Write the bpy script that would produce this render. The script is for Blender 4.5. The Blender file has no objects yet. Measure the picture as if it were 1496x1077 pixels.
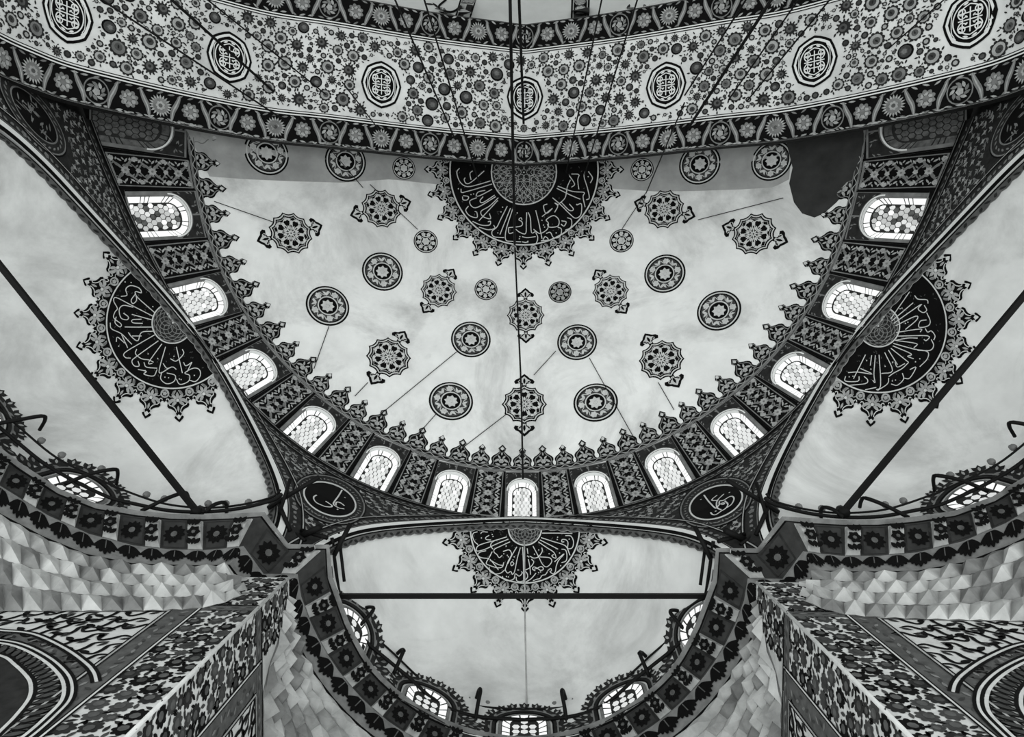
import bpy, math, random
import numpy as np
from mathutils import Matrix, Vector
from mathutils.geometry import tessellate_polygon

# ------------------------------------------------------------------ camera, world, exposure
C = bpy.context.scene.collection
SC = bpy.context.scene
F, PX, PY = 1080.0, 748.0, 538.5           # focal length in pixels of the 1496x1077 frame
EYE = 1.6                                  # the photographer's eye above the floor
ZEN = (764.0, 508.0); ROLL = -0.3          # where the vertical of the building meets the frame


def cam_matrix():
    m0 = np.array([[1, 0, 0], [0, -1, 0], [0, 0, -1.]])
    d = np.array([(ZEN[0] - PX) / F, -(ZEN[1] - PY) / F, -1.]); d /= np.linalg.norm(d)
    a = m0 @ d; b = np.array([0, 0, 1.])
    v = np.cross(a, b); c = a @ b
    K = np.array([[0, -v[2], v[1]], [v[2], 0, -v[0]], [-v[1], v[0], 0]])
    R = np.eye(3) + K + K @ K / (1 + c)
    t = math.radians(ROLL)
    Rz = np.array([[math.cos(t), -math.sin(t), 0], [math.sin(t), math.cos(t), 0], [0, 0, 1]])
    return Rz @ R @ m0


CM = cam_matrix()
cd = bpy.data.cameras.new('camera'); cam = bpy.data.objects.new('camera', cd); C.objects.link(cam)
cd.sensor_fit = 'HORIZONTAL'; cd.sensor_width = 36; cd.lens = 36 * F / 1496
cd.clip_end = 300
cam.matrix_world = Matrix.Translation((0, 0, EYE)) @ Matrix(CM.tolist()).to_4x4()
SC.camera = cam

wd = bpy.data.worlds.new('world'); SC.world = wd; wd.use_nodes = True
wb = wd.node_tree.nodes['Background']
wb.inputs[0].default_value = (0.97, 1.0, 0.985, 1); wb.inputs[1].default_value = 0.42


def area(name, loc, target, size, power):
    l = bpy.data.lights.new(name, 'AREA'); l.shape = 'RECTANGLE'; l.size, l.size_y = size
    l.energy = power; l.color = (0.97, 1.0, 0.985)
    o = bpy.data.objects.new(name, l); C.objects.link(o); o.location = loc
    o.rotation_euler = (Vector(target) - Vector(loc)).to_track_quat('-Z', 'Y').to_euler()
    return o


area('daylight_hall', (0, -26, 6), (0, 0, 22), (26, 12), 350)
area('floor_fill', (0, 2, .2), (0, 2, 10), (24, 18), 2300)  # added upward fill lamp standing in for light off the unbuilt floor
area('daylight_side', (26, -8, 5), (-4, 3, 18), (14, 10), 1300)
area('daylight_side', (-26, -8, 5), (4, 3, 18), (14, 10), 1300)
vs = SC.view_settings
vs.view_transform = 'Standard'; vs.look = 'None'; vs.gamma = 1; vs.use_curve_mapping = False
vs.exposure = 0.5

RND = random.Random(7)

# ------------------------------------------------------------------ materials
MATS = {}


def mat(name, col, rough=0.85, noise=0.0, scale=1.0, emit=0.0, stains=0.0, metal=0.0, bump=0.0):
    m = bpy.data.materials.new(name); m.use_nodes = True
    nt = m.node_tree; b = nt.nodes['Principled BSDF']
    b.inputs['Roughness'].default_value = rough; b.inputs['Metallic'].default_value = metal
    b.inputs['Specular IOR Level'].default_value = 0.1
    g = (col * 0.985, col, col * 0.992, 1)
    b.inputs['Base Color'].default_value = g
    if noise or stains or bump:
        tc = nt.nodes.new('ShaderNodeTexCoord'); N = nt.nodes.new('ShaderNodeTexNoise')
        N.inputs['Scale'].default_value = scale; N.inputs['Detail'].default_value = 6; N.inputs['Roughness'].default_value = .6
        nt.links.new(tc.outputs['Object'], N.inputs['Vector'])
        r = nt.nodes.new('ShaderNodeMapRange')
        r.inputs['From Min'].default_value = .3; r.inputs['From Max'].default_value = .7
        r.inputs['To Min'].default_value = col * (1 - noise); r.inputs['To Max'].default_value = min(.92, col * (1 + noise))
        nt.links.new(N.outputs['Fac'], r.inputs['Value'])
        out = r.outputs[0]
        if stains:
            N2 = nt.nodes.new('ShaderNodeTexNoise'); N2.inputs['Scale'].default_value = .32; N2.inputs['Detail'].default_value = 8
            N2.inputs['Roughness'].default_value = .68; N2.inputs['Distortion'].default_value = .6
            nt.links.new(tc.outputs['Object'], N2.inputs['Vector'])
            r2 = nt.nodes.new('ShaderNodeMapRange')
            r2.inputs['From Min'].default_value = .46; r2.inputs['From Max'].default_value = .72
            r2.inputs['To Min'].default_value = 1; r2.inputs['To Max'].default_value = 1 - stains
            nt.links.new(N2.outputs['Fac'], r2.inputs['Value'])
            mu = nt.nodes.new('ShaderNodeMath'); mu.operation = 'MULTIPLY'
            nt.links.new(out, mu.inputs[0]); nt.links.new(r2.outputs[0], mu.inputs[1]); out = mu.outputs[0]
        cc = nt.nodes.new('ShaderNodeCombineColor')
        for i, k in enumerate((.985, 1, .992)):
            mm = nt.nodes.new('ShaderNodeMath'); mm.operation = 'MULTIPLY'; mm.inputs[1].default_value = k
            nt.links.new(out, mm.inputs[0]); nt.links.new(mm.outputs[0], cc.inputs[i])
        nt.links.new(cc.outputs[0], b.inputs['Base Color'])
        if bump:
            bp = nt.nodes.new('ShaderNodeBump'); bp.inputs['Strength'].default_value = bump; bp.inputs['Distance'].default_value = .05
            nt.links.new(N.outputs['Fac'], bp.inputs['Height']); nt.links.new(bp.outputs[0], b.inputs['Normal'])
    if emit:
        b.inputs['Emission Color'].default_value = (0.985, 1, 0.992, 1); b.inputs['Emission Strength'].default_value = emit
    MATS[name] = m
    return m


mat('plaster', .80, noise=.09, scale=1.3, stains=.50)
mat('plaster_apse', .70, noise=.10, scale=1.1, stains=.42)
mat('plaster_far', .78, noise=.06, scale=1.2)
mat('ink', .003, noise=.3, scale=4)
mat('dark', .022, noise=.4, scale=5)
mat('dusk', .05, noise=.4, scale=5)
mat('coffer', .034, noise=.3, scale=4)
mat('mid', .085, noise=.35, scale=5)
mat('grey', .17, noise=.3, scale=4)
mat('pale', .34, noise=.25, scale=5)
mat('light', .55, noise=.15, scale=5)
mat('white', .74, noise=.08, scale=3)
mat('soffit', .72, noise=.12, scale=1.6, stains=.35)
mat('stone', .32, noise=.35, scale=2.2, bump=.4)
mat('stone_pale', .46, noise=.25, scale=2.0, bump=.3)
mat('stone_grey', .20, noise=.35, scale=2.2, bump=.3)
mat('iron', .006, rough=.6)
mat('lamp_glass', .16, rough=.2)
mat('damp', .36, noise=.2, scale=1.2)  # plain mid-grey; also colours the band along the dome's edge
mat('stain', .035, noise=.25, scale=2.0)
mat('lead', .03)
mat('pane_white', .3, emit=.60)
mat('pane_pale', .3, emit=.41)
mat('pane_grey', .3, emit=.24)
mat('pane_dark', .12, rough=.3, noise=.5, scale=9)


# ------------------------------------------------------------------ object helpers
def link(name, verts, faces, mats, parent=None, mids=None, smooth=False):
    me = bpy.data.meshes.new(name)
    v = np.asarray(verts, float) + [0, 0, EYE]
    me.from_pydata(v.tolist(), [], faces)
    for k in mats: me.materials.append(MATS[k])
    if mids is not None: me.polygons.foreach_set('material_index', mids)
    if smooth: me.polygons.foreach_set('use_smooth', [True] * len(me.polygons))
    me.update()
    o = bpy.data.objects.new(name, me); C.objects.link(o)
    if parent is not None: adopt(o, parent)
    return o


def adopt(o, parent):
    o.parent = parent
    o.matrix_parent_inverse = Matrix.Translation(-Vector(parent.location))


def tag(o, label=None, cat=None, group=None, kind=None):
    if label: o['label'] = label
    if cat: o['category'] = cat
    if group: o['group'] = group
    if kind: o['kind'] = kind
    return o


def thing(name, loc, label, cat, group=None, kind=None):
    o = bpy.data.objects.new(name, None); C.objects.link(o)
    o.location = (loc[0], loc[1], loc[2] + EYE); o.empty_display_size = .3
    return tag(o, label, cat, group, kind)


# ------------------------------------------------------------------ pixels, surfaces
def Q(px):
    """photo pixels -> slope (x/z, y/z) of the sight line"""
    p = np.atleast_2d(np.asarray(px, float))
    d = np.stack([(p[:, 0] - PX) / F, -(p[:, 1] - PY) / F, -np.ones(len(p))], 1) @ CM.T
    return d[:, :2] / d[:, 2:3]


def at(px, z):
    q = Q(px); z = np.broadcast_to(np.asarray(z, float), (len(q),))
    return np.c_[q * z[:, None], z]


class Surf:
    """a real surface given by f(u, v); decoration is laid on it in its own coordinates"""

    def __init__(s, f, ur, vr, sx=1, cull=None):
        s.f, s.ur, s.vr, s.sx, s.cull = f, ur, vr, sx, cull
        U, V = np.meshgrid(np.linspace(*ur, 70), np.linspace(*vr, 50), indexing='ij')
        P = f(U, V).reshape(-1, 3)
        s._uv = np.c_[U.ravel(), V.ravel()]; s._q = P[:, :2] / P[:, 2:3]
        s.du = (ur[1] - ur[0]) * 1e-4; s.dv = (vr[1] - vr[0]) * 1e-4

    def p(s, uv):
        return s.f(uv[:, 0], uv[:, 1])

    def frame(s, uv):
        a, b = np.array([s.du, 0]), np.array([0, s.dv])
        Pu = (s.p(uv + a) - s.p(uv - a)) / (2 * s.du); Pv = (s.p(uv + b) - s.p(uv - b)) / (2 * s.dv)
        return Pu, Pv

    def ev(s, uv, off):
        P = s.p(uv); Pu, Pv = s.frame(uv)
        n = np.cross(Pu, Pv); n /= np.linalg.norm(n, axis=1, keepdims=True) + 1e-12
        n *= np.sign(-(n * P).sum(1))[:, None]
        R = P + n * np.asarray(off).reshape(-1, 1)
        R[:, 0] *= s.sx
        return R

    def hit(s, px):
        q = Q(px)
        i = np.argmin(((q[:, None] - s._q[None]) ** 2).sum(2), 1)
        uv = s._uv[i].copy()
        for _ in range(7):
            P = s.p(uv); r = P[:, :2] / P[:, 2:3] - q
            Pu, Pv = s.frame(uv)
            def dq(D): return D[:, :2] / P[:, 2:3] - P[:, :2] * D[:, 2:3] / P[:, 2:3] ** 2
            A, B = dq(Pu), dq(Pv)
            det = A[:, 0] * B[:, 1] - A[:, 1] * B[:, 0]; det = np.where(abs(det) < 1e-9, 1e-9, det)
            du = (r[:, 0] * B[:, 1] - r[:, 1] * B[:, 0]) / det; dv = (A[:, 0] * r[:, 1] - A[:, 1] * r[:, 0]) / det
            lu = (s.ur[1] - s.ur[0]) * .1; lv = (s.vr[1] - s.vr[0]) * .1
            uv -= np.c_[np.clip(du, -lu, lu), np.clip(dv, -lv, lv)]
        return uv

    def local(s, uv0, ang=0.0, sc=1.0):
        """metres (a along u, b along v, turned by ang) around uv0 -> uv"""
        uv0 = np.asarray(uv0, float).reshape(1, 2)
        Pu, Pv = [x[0] for x in s.frame(uv0)]
        ex = Pu / np.linalg.norm(Pu); ey = Pv - ex * (Pv @ ex); ey /= np.linalg.norm(ey)
        J = np.linalg.pinv(np.stack([Pu, Pv], 1)); ca, sa = math.cos(ang), math.sin(ang)
        def m(ab):
            ab = np.atleast_2d(np.asarray(ab, float)) * sc
            a = ab[:, 0] * ca - ab[:, 1] * sa; b = ab[:, 0] * sa + ab[:, 1] * ca
            return uv0 + (a[:, None] * ex + b[:, None] * ey) @ J.T
        return m

    def grid(s, name, us, vs, mats, parent=None, thick=0, keep=None):
        U, V = np.meshgrid(us, vs, indexing='ij')
        P = s.f(U, V); P[..., 0] *= s.sx
        nu, nv = U.shape
        idx = np.arange(nu * nv).reshape(nu, nv)
        fs = np.stack([idx[:-1, :-1], idx[1:, :-1], idx[1:, 1:], idx[:-1, 1:]], -1).reshape(-1, 4)
        return link(name, P.reshape(-1, 3), fs.tolist(), mats, parent, smooth=True)


def ident(x): return np.atleast_2d(np.asarray(x, float))


def at_len(P, s):
    L = np.r_[0, np.cumsum(np.linalg.norm(np.diff(P, axis=0), axis=1))]
    return np.c_[np.interp(s * L[-1], L, P[:, 0]), np.interp(s * L[-1], L, P[:, 1])]


class Deco:
    """collects thin painted or applied pieces on a surface; build() links them as one mesh"""

    def __init__(s, surf): s.s = surf; s.uv = []; s.off = []; s.f = []; s.m = []; s.n = 0; s.mats = []

    def mi(s, k):
        if k not in s.mats: s.mats.append(k)
        return s.mats.index(k)

    def add(s, uv, faces, off, k):
        uv = np.asarray(uv, float)
        s.uv.append(uv); s.off.append(np.full(len(uv), float(off)))
        n = s.n; s.f += [[i + n for i in f] for f in faces]; s.m += [s.mi(k)] * len(faces); s.n += len(uv)

    def fill(s, m, pts, off, k):
        pts = np.asarray(pts, float)
        t = tessellate_polygon([[Vector((a, b, 0)) for a, b in pts]])
        s.add(m(pts), [list(x) for x in t], off, k)

    def star(s, m, pts, off, k, nr=3):
        P = np.asarray(pts, float); c = P.mean(0); n = len(P)
        V = np.concatenate([[c]] + [c + (P - c) * t for t in np.linspace(1 / nr, 1, nr)])
        f = [[0, 1 + i, 1 + (i + 1) % n] for i in range(n)]
        for j in range(nr - 1): f += [[1 + j * n + i, 1 + j * n + n + i, 1 + j * n + n + (i + 1) % n, 1 + j * n + (i + 1) % n] for i in range(n)]
        s.add(m(V), f, off, k)

    def line(s, m, pts, w, off, k, closed=False, taper=False):
        P = np.asarray(pts, float); n = len(P)
        if n < 2: return
        if closed: T = np.roll(P, -1, 0) - np.roll(P, 1, 0)
        else: T = np.gradient(P, axis=0)
        L = np.linalg.norm(T, axis=1, keepdims=True); T = T / (L + 1e-12)
        N = np.c_[-T[:, 1], T[:, 0]]
        ww = np.full((n, 1), w / 2)
        if taper: ww = ww * (np.sin(np.linspace(0.12, math.pi - .12, n)) ** .6)[:, None]
        V = m(np.r_[P + N * ww, P - N * ww])
        e = n if closed else n - 1
        s.add(V, [[i, (i + 1) % n, n + (i + 1) % n, n + i] for i in range(e)], off, k)

    def ring(s, m, c, r0, r1, off, k, n=32, nr=1, a0=0., a1=2 * math.pi, sy=1.0):
        full = abs(a1 - a0 - 2 * math.pi) < 1e-6
        an = np.linspace(a0, a1, n + 1)[: n if full else n + 1]; cnt = len(an)
        rs = np.linspace(r0, r1, nr + 1)
        pts = np.concatenate([np.c_[c[0] + r * np.cos(an), c[1] + sy * r * np.sin(an)] for r in rs])
        fs = []
        for j in range(nr):
            for i in range(cnt if full else cnt - 1):
                i2 = (i + 1) % cnt
                fs.append([j * cnt + i, j * cnt + i2, (j + 1) * cnt + i2, (j + 1) * cnt + i])
        s.add(m(pts), fs, off, k)

    def disc(s, m, c, r, off, k, n=10, sy=1.0):
        an = np.linspace(0, 2 * math.pi, n, endpoint=False)
        s.add(m(np.c_[c[0] + r * np.cos(an), c[1] + sy * r * np.sin(an)]), [list(range(n))], off, k)

    def leaf(s, m, c, ang, ln, wd, off, k):
        t = np.array([[-.5, 0], [-.22, .42], [.12, .45], [.5, 0], [.12, -.45], [-.22, -.42]]) * [ln, wd]
        ca, sa = math.cos(ang), math.sin(ang)
        s.add(m(np.c_[c[0] + t[:, 0] * ca - t[:, 1] * sa, c[1] + t[:, 0] * sa + t[:, 1] * ca]), [[0, 1, 2, 3, 4, 5]], off, k)

    def flower(s, m, c, r, n, off, k, k2=None, ph=0.):
        for i in range(n):
            a = ph + 2 * math.pi * i / n
            s.leaf(m, (c[0] + .58 * r * math.cos(a), c[1] + .58 * r * math.sin(a)), a, .8 * r, 4.6 * r / n, off, k)
        s.disc(m, c, r * .26, off + .003, k2 or k, 8)

    def scallop(s, m, c, r, n, off, k, amp=.12):
        an = np.linspace(0, 2 * math.pi, n * 4, endpoint=False); rr = r * (1 - amp + amp * np.abs(np.cos(an * n / 2)) * 2 - amp)
        s.add(m(np.c_[c[0] + rr * np.cos(an), c[1] + rr * np.sin(an)]), [list(range(len(an)))], off, k)

    def build(s, name, parent=None, label=None):
        if not s.uv: return None
        uv = np.concatenate(s.uv); P = s.s.ev(uv, np.concatenate(s.off))
        f, m = s.f, s.m
        if s.s.cull is not None:
            bad = s.s.cull(uv)
            ok = [not any(bad[i] for i in x) for x in f]
            f = [x for x, o in zip(f, ok) if o]; m = [x for x, o in zip(m, ok) if o]
            if not f: return None
            used = np.unique(np.concatenate([np.array(x) for x in f])); re = np.zeros(len(uv), int); re[used] = np.arange(len(used))
            P = P[used]; f = [[int(re[i]) for i in x] for x in f]
        o = link(name, P, f, s.mats, parent, m)
        if label: o['label'] = label
        return o


def curve(pts, n=8, closed=False):
    """Catmull-Rom through pts"""
    P = np.asarray(pts, float)
    if len(P) < 3: return np.stack([P[0] + (P[-1] - P[0]) * t for t in np.linspace(0, 1, 2)])
    if closed: E = np.r_[P[-1:], P, P[:2]]
    else: E = np.r_[2 * P[:1] - P[1:2], P, 2 * P[-1:] - P[-2:-1]]
    out = []
    t = np.linspace(0, 1, n, endpoint=False)[:, None]
    for i in range(len(E) - 3):
        a, b, c, d = E[i:i + 4]
        out.append(.5 * ((2 * b) + (c - a) * t + (2 * a - 5 * b + 4 * c - d) * t ** 2 + (3 * b - a - 3 * c + d) * t ** 3))
    out = np.concatenate(out)
    return out if closed else np.r_[out, P[-1:]]


def tube(name, pts, r, k, parent=None, n=8, square=False):
    P = np.asarray(pts, float)
    T = np.gradient(P, axis=0); T /= np.linalg.norm(T, axis=1, keepdims=True) + 1e-12
    up = np.array([0, 0, 1.]) if abs(T[:, 2]).mean() < .8 else np.array([1., 0, 0])
    A = np.cross(T, up); A /= np.linalg.norm(A, axis=1, keepdims=True) + 1e-12
    B = np.cross(A, T)
    n = 4 if square else n
    an = np.linspace(0, 2 * math.pi, n, endpoint=False) + (math.pi / 4 if square else 0)
    V = np.concatenate([P + r * (math.cos(a) * A + math.sin(a) * B) for a in an])
    c = len(P); fs = []
    for j in range(n):
        j2 = (j + 1) % n
        fs += [[j * c + i, j * c + i + 1, j2 * c + i + 1, j2 * c + i] for i in range(c - 1)]
    fs += [[j * c for j in range(n)], [j * c + c - 1 for j in range(n)][::-1]]
    return link(name, V, fs, [k], parent, smooth=not square)


def sweep(name, P, A, B, prof, mats, parent=None, closed_prof=True):
    """profile (list of (a, b, material index)) carried along P with frame A, B"""
    V = np.concatenate([P + a * A + b * B for a, b, _ in prof]); c = len(P); n = len(prof); fs = []; ms = []
    for j in range(n if closed_prof else n - 1):
        j2 = (j + 1) % n
        fs += [[j * c + i, j * c + i + 1, j2 * c + i + 1, j2 * c + i] for i in range(c - 1)]; ms += [prof[j][2]] * (c - 1)
    return link(name, V, fs, mats, parent, ms)


def mx(P, sx):
    P = np.array(P, float); P[..., 0] *= sx; return P


# ------------------------------------------------------------------ the building's measures (metres, heights above the eye)
AD = 5.95                                   # distance from the viewer back to the axis of the half dome
Z1, RHO1 = 21.2, 9.53                       # ring above the dome windows
Z2 = 19.82                                  # ring below them
ZC = 25.2                                   # crown
RS = (RHO1 ** 2 + (ZC - Z1) ** 2) / (2 * (ZC - Z1)); PSI = math.asin(RHO1 / RS); CAPL = RS * PSI


def rho1(th): return RHO1 * (1 - .011 * np.sin(np.radians(2 * th)) ** 2 + .012 * np.clip((abs(th) - 75) / 15, 0, 2) ** 2)
def rho2(th): return 10.58 - .10 * np.exp(-((abs(th) - 52) / 16) ** 2) + 1.0 * np.clip((abs(th) - 62) / 28, 0, 2) ** 2


def f_polar(th, s):
    """half dome: s 0 crown .. 1 upper ring .. 2 lower ring; th in degrees, to the left"""
    th = np.asarray(th, float); s = np.asarray(s, float)
    sc = np.clip(s, 0, 1); rc = RS * np.sin(PSI * sc) * rho1(th) / RHO1; zc = ZC - RS * (1 - np.cos(PSI * sc))
    w = np.clip(s - 1, -.3, 1.5); lower = s > 1
    r = np.where(lower, rho1(th) + (rho2(th) - rho1(th)) * w, rc); z = np.where(lower, Z1 + (Z2 - Z1) * w, zc)
    a = np.radians(th)
    return np.stack([-r * np.sin(a), -AD + r * np.cos(a), z], -1)


def f_plan(x, y):
    """the same cap over its plan, running back as a short barrel behind the axis"""
    yy = np.maximum(y + AD, 0); th = np.degrees(np.arctan2(-x, yy))
    r = np.hypot(x, yy) / (rho1(th) / RHO1)
    z = ZC - RS + np.sqrt(np.maximum(RS ** 2 - r ** 2, 1))
    return np.stack([x + 0 * y, y + 0 * x, z], -1)


def f_wall(th, z):
    a = np.radians(th); lo = 10.85 + .8 * np.clip((abs(th) - 78) / 12, 0, 1.2) ** 2
    r = lo + (rho2(th) - lo) * np.clip((z - 15) / (Z2 - 15), -.3, 1.1) + .34 * np.exp(-((abs(th) - 25) / 3.6) ** 2) * np.clip(1 - (z - 15) / 2.6, 0, 1.1)
    return np.stack([-r * np.sin(a), -AD + r * np.cos(a), z + 0 * th], -1)


ARCHES = {'c': (0.0, 22.4, 4.62), 's': (55.2, 27.4, 4.86)}     # axis, half width (degrees), rise


def arch_z(key, th):
    c, h, H = ARCHES[key]
    d = np.clip(abs(th - c) / h, 0, 1)
    return 15 + H * (1 - d ** 1.7) ** .7


def wall_bottom(th):
    th = np.abs(np.asarray(th, float)); z = np.full(th.shape, 15.0)
    for k in ARCHES:
        c, h, H = ARCHES[k]; i = abs(th - c) <= h
        z = np.where(i, np.maximum(z, arch_z(k, th)), z)
    return z


DOME = Surf(f_polar, (-97, 97), (0.02, 2))
CAP = Surf(f_plan, (-9.4, 9.4), (-6.6, 3.4))
WALLS = {1: Surf(f_wall, (-40, 96), (13.9, Z2), 1), -1: Surf(f_wall, (-40, 96), (13.9, Z2), -1)}

# ------------------------------------------------------------------ half dome shell
ceiling = DOME.grid('ceiling', np.linspace(-90, 90, 121), np.linspace(0.0, 1.0, 48), ['plaster'])
tag(ceiling, 'great pale plaster half dome with black medallions and roundels above the ring of windows', 'ceiling', kind='structure')
xs = np.array([-RS * math.sin(PSI * s) * float(rho1(90.)) / RHO1 for s in np.linspace(1, 0, 30)]); xs = np.r_[xs, -xs[::-1][1:]]
CAP.grid('dome_edge', xs, np.linspace(-AD, -AD - 1.2, 4), ['plaster'], ceiling)

# crown medallion ----------------------------------------------------------------
KC = np.array([0.0, -5.93])                 # plan of the medallion's centre


def plan_m(c, k=1.0):
    def m(p):
        p = np.atleast_2d(np.asarray(p, float)) * k
        return c + p
    return m


def polar(r, a): return np.array([r * math.cos(a), r * math.sin(a)])


PALM = [(-.5, .42), (-.47, .37), (-.41, .37), (-.365, .43), (-.385, .52), (-.33, .58), (-.24, .60), (-.16, .64), (-.10, .71), (-.075, .79),
        (-.15, .84), (-.12, .89), (0, 1.0)]
PALM = PALM + [(-a, b) for a, b in PALM[::-1][1:]]


def medallion(d, m, R, Rt, rk, ntip, text, ph=0.0, a0=0.0, a1=2 * math.pi, u=.0185, knot=2):
    """calligraphic rosette: knot, black ring with lettering, crest of palmettes. Lengths in the units of m; u = one pixel"""
    if knot:
        d.ring(m, (0, 0), 0.01 * R, rk, .012, 'dark', 40, 4, a0, a1)
    d.ring(m, (0, 0), rk, R, .012, 'ink', 72, 6, a0, a1)
    # crest
    st = 2 * math.pi / ntip
    i0, i1 = math.floor((a0 - ph) / st), math.ceil((a1 - ph) / st)
    for i in range(i0, i1 + 1):
        a = ph + i * st
        if a < a0 - st or a > a1 + st: continue
        out = [polar(R + (Rt - R) * h, a + f * st) for f, h in PALM]
        inn = [polar(R * .99, a + f * st) for f in np.linspace(.5, -.5, 7)]
        d.fill(m, out + inn, .014, 'ink')
        o2 = [polar(R + (Rt - R) * (h - .03) * .93, a + f * st * .86) for f, h in PALM]
        d.line(m, o2, 1.3 * u, .042, 'light')
        L = Rt - R; ca, sa = math.cos(a), math.sin(a)
        c = polar(R + L * .36, a)
        for j in range(7):
            b = a + math.pi + (j - 3) * .75
            d.leaf(m, c + polar(L * .15, b), b, L * .23, L * .10, .044, 'pale')
        d.disc(m, c, L * .05, .046, 'light', 6)
        d.leaf(m, polar(R + L * .86, a), a, L * .16, L * .12, .044, 'light')
        d.leaf(m, polar(R + L * .62, a), a, L * .2, L * .07, .044, 'pale')
        for sg in (-1, 1):
            d.leaf(m, polar(R + L * .40, a + sg * st * .27), a + sg * 1.0, L * .26, L * .10, .044, 'pale'); d.leaf(m, polar(R + L * .14, a + sg * st * .16), a + sg * .5, L * .2, L * .08, .044, 'grey')
            d.line(m, [polar(R + L * (.06 + .2 * math.sin(t)), a + sg * st * (.06 + .38 * t / 3.1)) for t in np.linspace(0, 3.1, 7)], 1.1 * u, .043, 'pale')
        c2 = polar(R + L * .16, a + st / 2)
        d.ring(m, c2, L * .09, L * .135, .045, 'pale', 12); d.flower(m, c2, L * .07, 5, .045, 'pale')
    d.ring(m, (0, 0), R - 1.6 * u, R + .4 * u, .028, 'light', 90, 1, a0, a1)
    # knot
    if knot:
        d.ring(m, (0, 0), rk - 1.3 * u, rk + .5 * u, .03, 'light', 40, 1, a0, a1)
        if knot == 2:
            for rr, cnt, pr in ((.82, 20, .075), (.62, 16, .085), (.42, 10, .1), (.2, 6, .1)):
                for i in range(cnt):
                    a = 2 * math.pi * (i + .5 * (cnt % 4 == 0)) / cnt; c = polar(rk * rr, a)
                    an = np.linspace(0, 2 * math.pi, 7)[:6] + a
                    d.line(m, [c + polar(rk * pr * 1.25, t) for t in an], .95 * u, .022, 'pale', closed=True)
            for cnt, r0, r1 in ((20, .62, .98), (16, .42, .82), (10, .2, .62)):
                for i in range(cnt):
                    a = 2 * math.pi * i / cnt
                    for sg in (-1, 1):
                        d.line(m, [polar(rk * r0, a), polar(rk * r1, a + sg * 2 * math.pi / cnt)], .8 * u, .02, 'pale')
        else:
            for i in range(10):
                a = 2 * math.pi * i / 10
                for sg in (-1, 1):
                    d.line(m, [polar(rk * t, a + sg * 2.3 * t * t) for t in np.linspace(.08, 1, 9)], 1.1 * u, .022, 'grey')
    # lettering
    for st_ in text[0]:
        d.line(m, curve(st_, 4), 1.25 * u, .026, 'light')
    for c in text[1]:
        d.leaf(m, c, .7, 2.0 * u, 2.0 * u, .026, 'light')
    rr = random.Random(3)
    for _ in range(90):                      # the small faded vowel marks and leaves between the letters
        a = rr.uniform(a0, a1); r = rr.uniform(rk * 1.15, R * .94)
        d.leaf(m, polar(r, a), rr.uniform(0, 3.1), rr.uniform(2.2, 4.2) * u, .9 * u, .018, 'mid')


def strokes(org, sc, lines, centre, conv, dots=()):
    """traced letter strokes: crop pixels -> photo pixels -> units around the medallion's centre"""
    def cv(p): return conv(np.asarray([(org[0] + x / sc, org[1] + y / sc) for x, y in p], float)) - centre
    return [cv(l) for l in lines], [cv([p])[0] for p in dots]


TXT_DOME = [[(400, 160), (300, 190), (180, 215), (110, 170), (80, 80), (105, 40)], [(160, 130), (150, 150), (170, 185), (220, 170), (340, 65)],
            [(230, 65), (205, 90), (215, 150)], [(415, 240), (300, 300), (265, 300), (285, 265), (350, 250)], [(415, 190), (250, 240), (170, 262), (125, 270), (120, 235)],
            [(140, 300), (190, 310), (180, 340), (140, 340), (135, 310)], [(440, 295), (330, 365), (300, 350), (330, 310)],
            [(270, 320), (205, 350), (220, 400), (280, 410), (450, 310)], [(475, 320), (390, 400), (310, 450), (330, 500), (400, 520), (390, 470)], [(470, 345), (290, 540)],
            [(190, 400), (165, 440), (200, 490), (270, 510), (270, 460), (250, 450)], [(230, 545), (310, 580), (390, 580), (400, 545), (375, 550)],
            [(290, 600), (380, 625), (440, 610), (430, 580)], [(560, 400), (500, 520), (460, 600), (415, 640), (430, 690), (530, 700)], [(590, 420), (490, 670)],
            [(610, 430), (550, 620), (545, 720), (600, 735), (690, 740)], [(700, 530), (690, 510), (670, 530), (700, 550), (690, 590), (570, 605)], [(570, 610), (580, 660), (640, 640)],
            [(745, 460), (740, 560), (735, 660), (680, 650), (640, 620)], [(760, 460), (780, 520), (790, 650), (830, 640)], [(700, 690), (750, 700), (830, 690)],
            [(700, 740), (740, 745), (760, 730)], [(830, 440), (860, 560), (890, 710)],
            [(810, 620), (870, 660), (940, 620), (950, 560), (930, 530), (1000, 490), (1050, 530), (1040, 590), (960, 600), (940, 570)],
            [(780, 770), (830, 760), (850, 700), (830, 650)], [(880, 730), (950, 720), (920, 690), (900, 720)], [(930, 660), (970, 650), (1000, 700), (1060, 690), (1075, 620), (1040, 600)],
            [(1075, 540), (1120, 550), (1100, 590), (1070, 570)], [(1130, 510), (1170, 530), (1165, 600), (1110, 630)], [(890, 500), (990, 420), (930, 470), (905, 400), (940, 380)],
            [(1010, 460), (1040, 400), (1010, 370), (1050, 390)], [(990, 320), (1070, 390), (1160, 480), (1210, 515), (1260, 480), (1265, 380), (1220, 390)],
            [(1070, 360), (1150, 440), (1190, 430), (1150, 380)], [(1040, 210), (1180, 260), (1290, 270), (1280, 310), (1300, 410)], [(1030, 230), (1150, 290), (1255, 335)],
            [(1160, 150), (1130, 220), (1110, 320), (1050, 380)], [(1150, 110), (1200, 190), (1170, 220)], [(1300, 70), (1290, 120), (1320, 220), (1340, 320), (1310, 340)],
            [(1330, 70), (1370, 130), (1350, 180)], [(1170, 95), (1240, 100), (1230, 150), (1240, 240)]]
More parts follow.
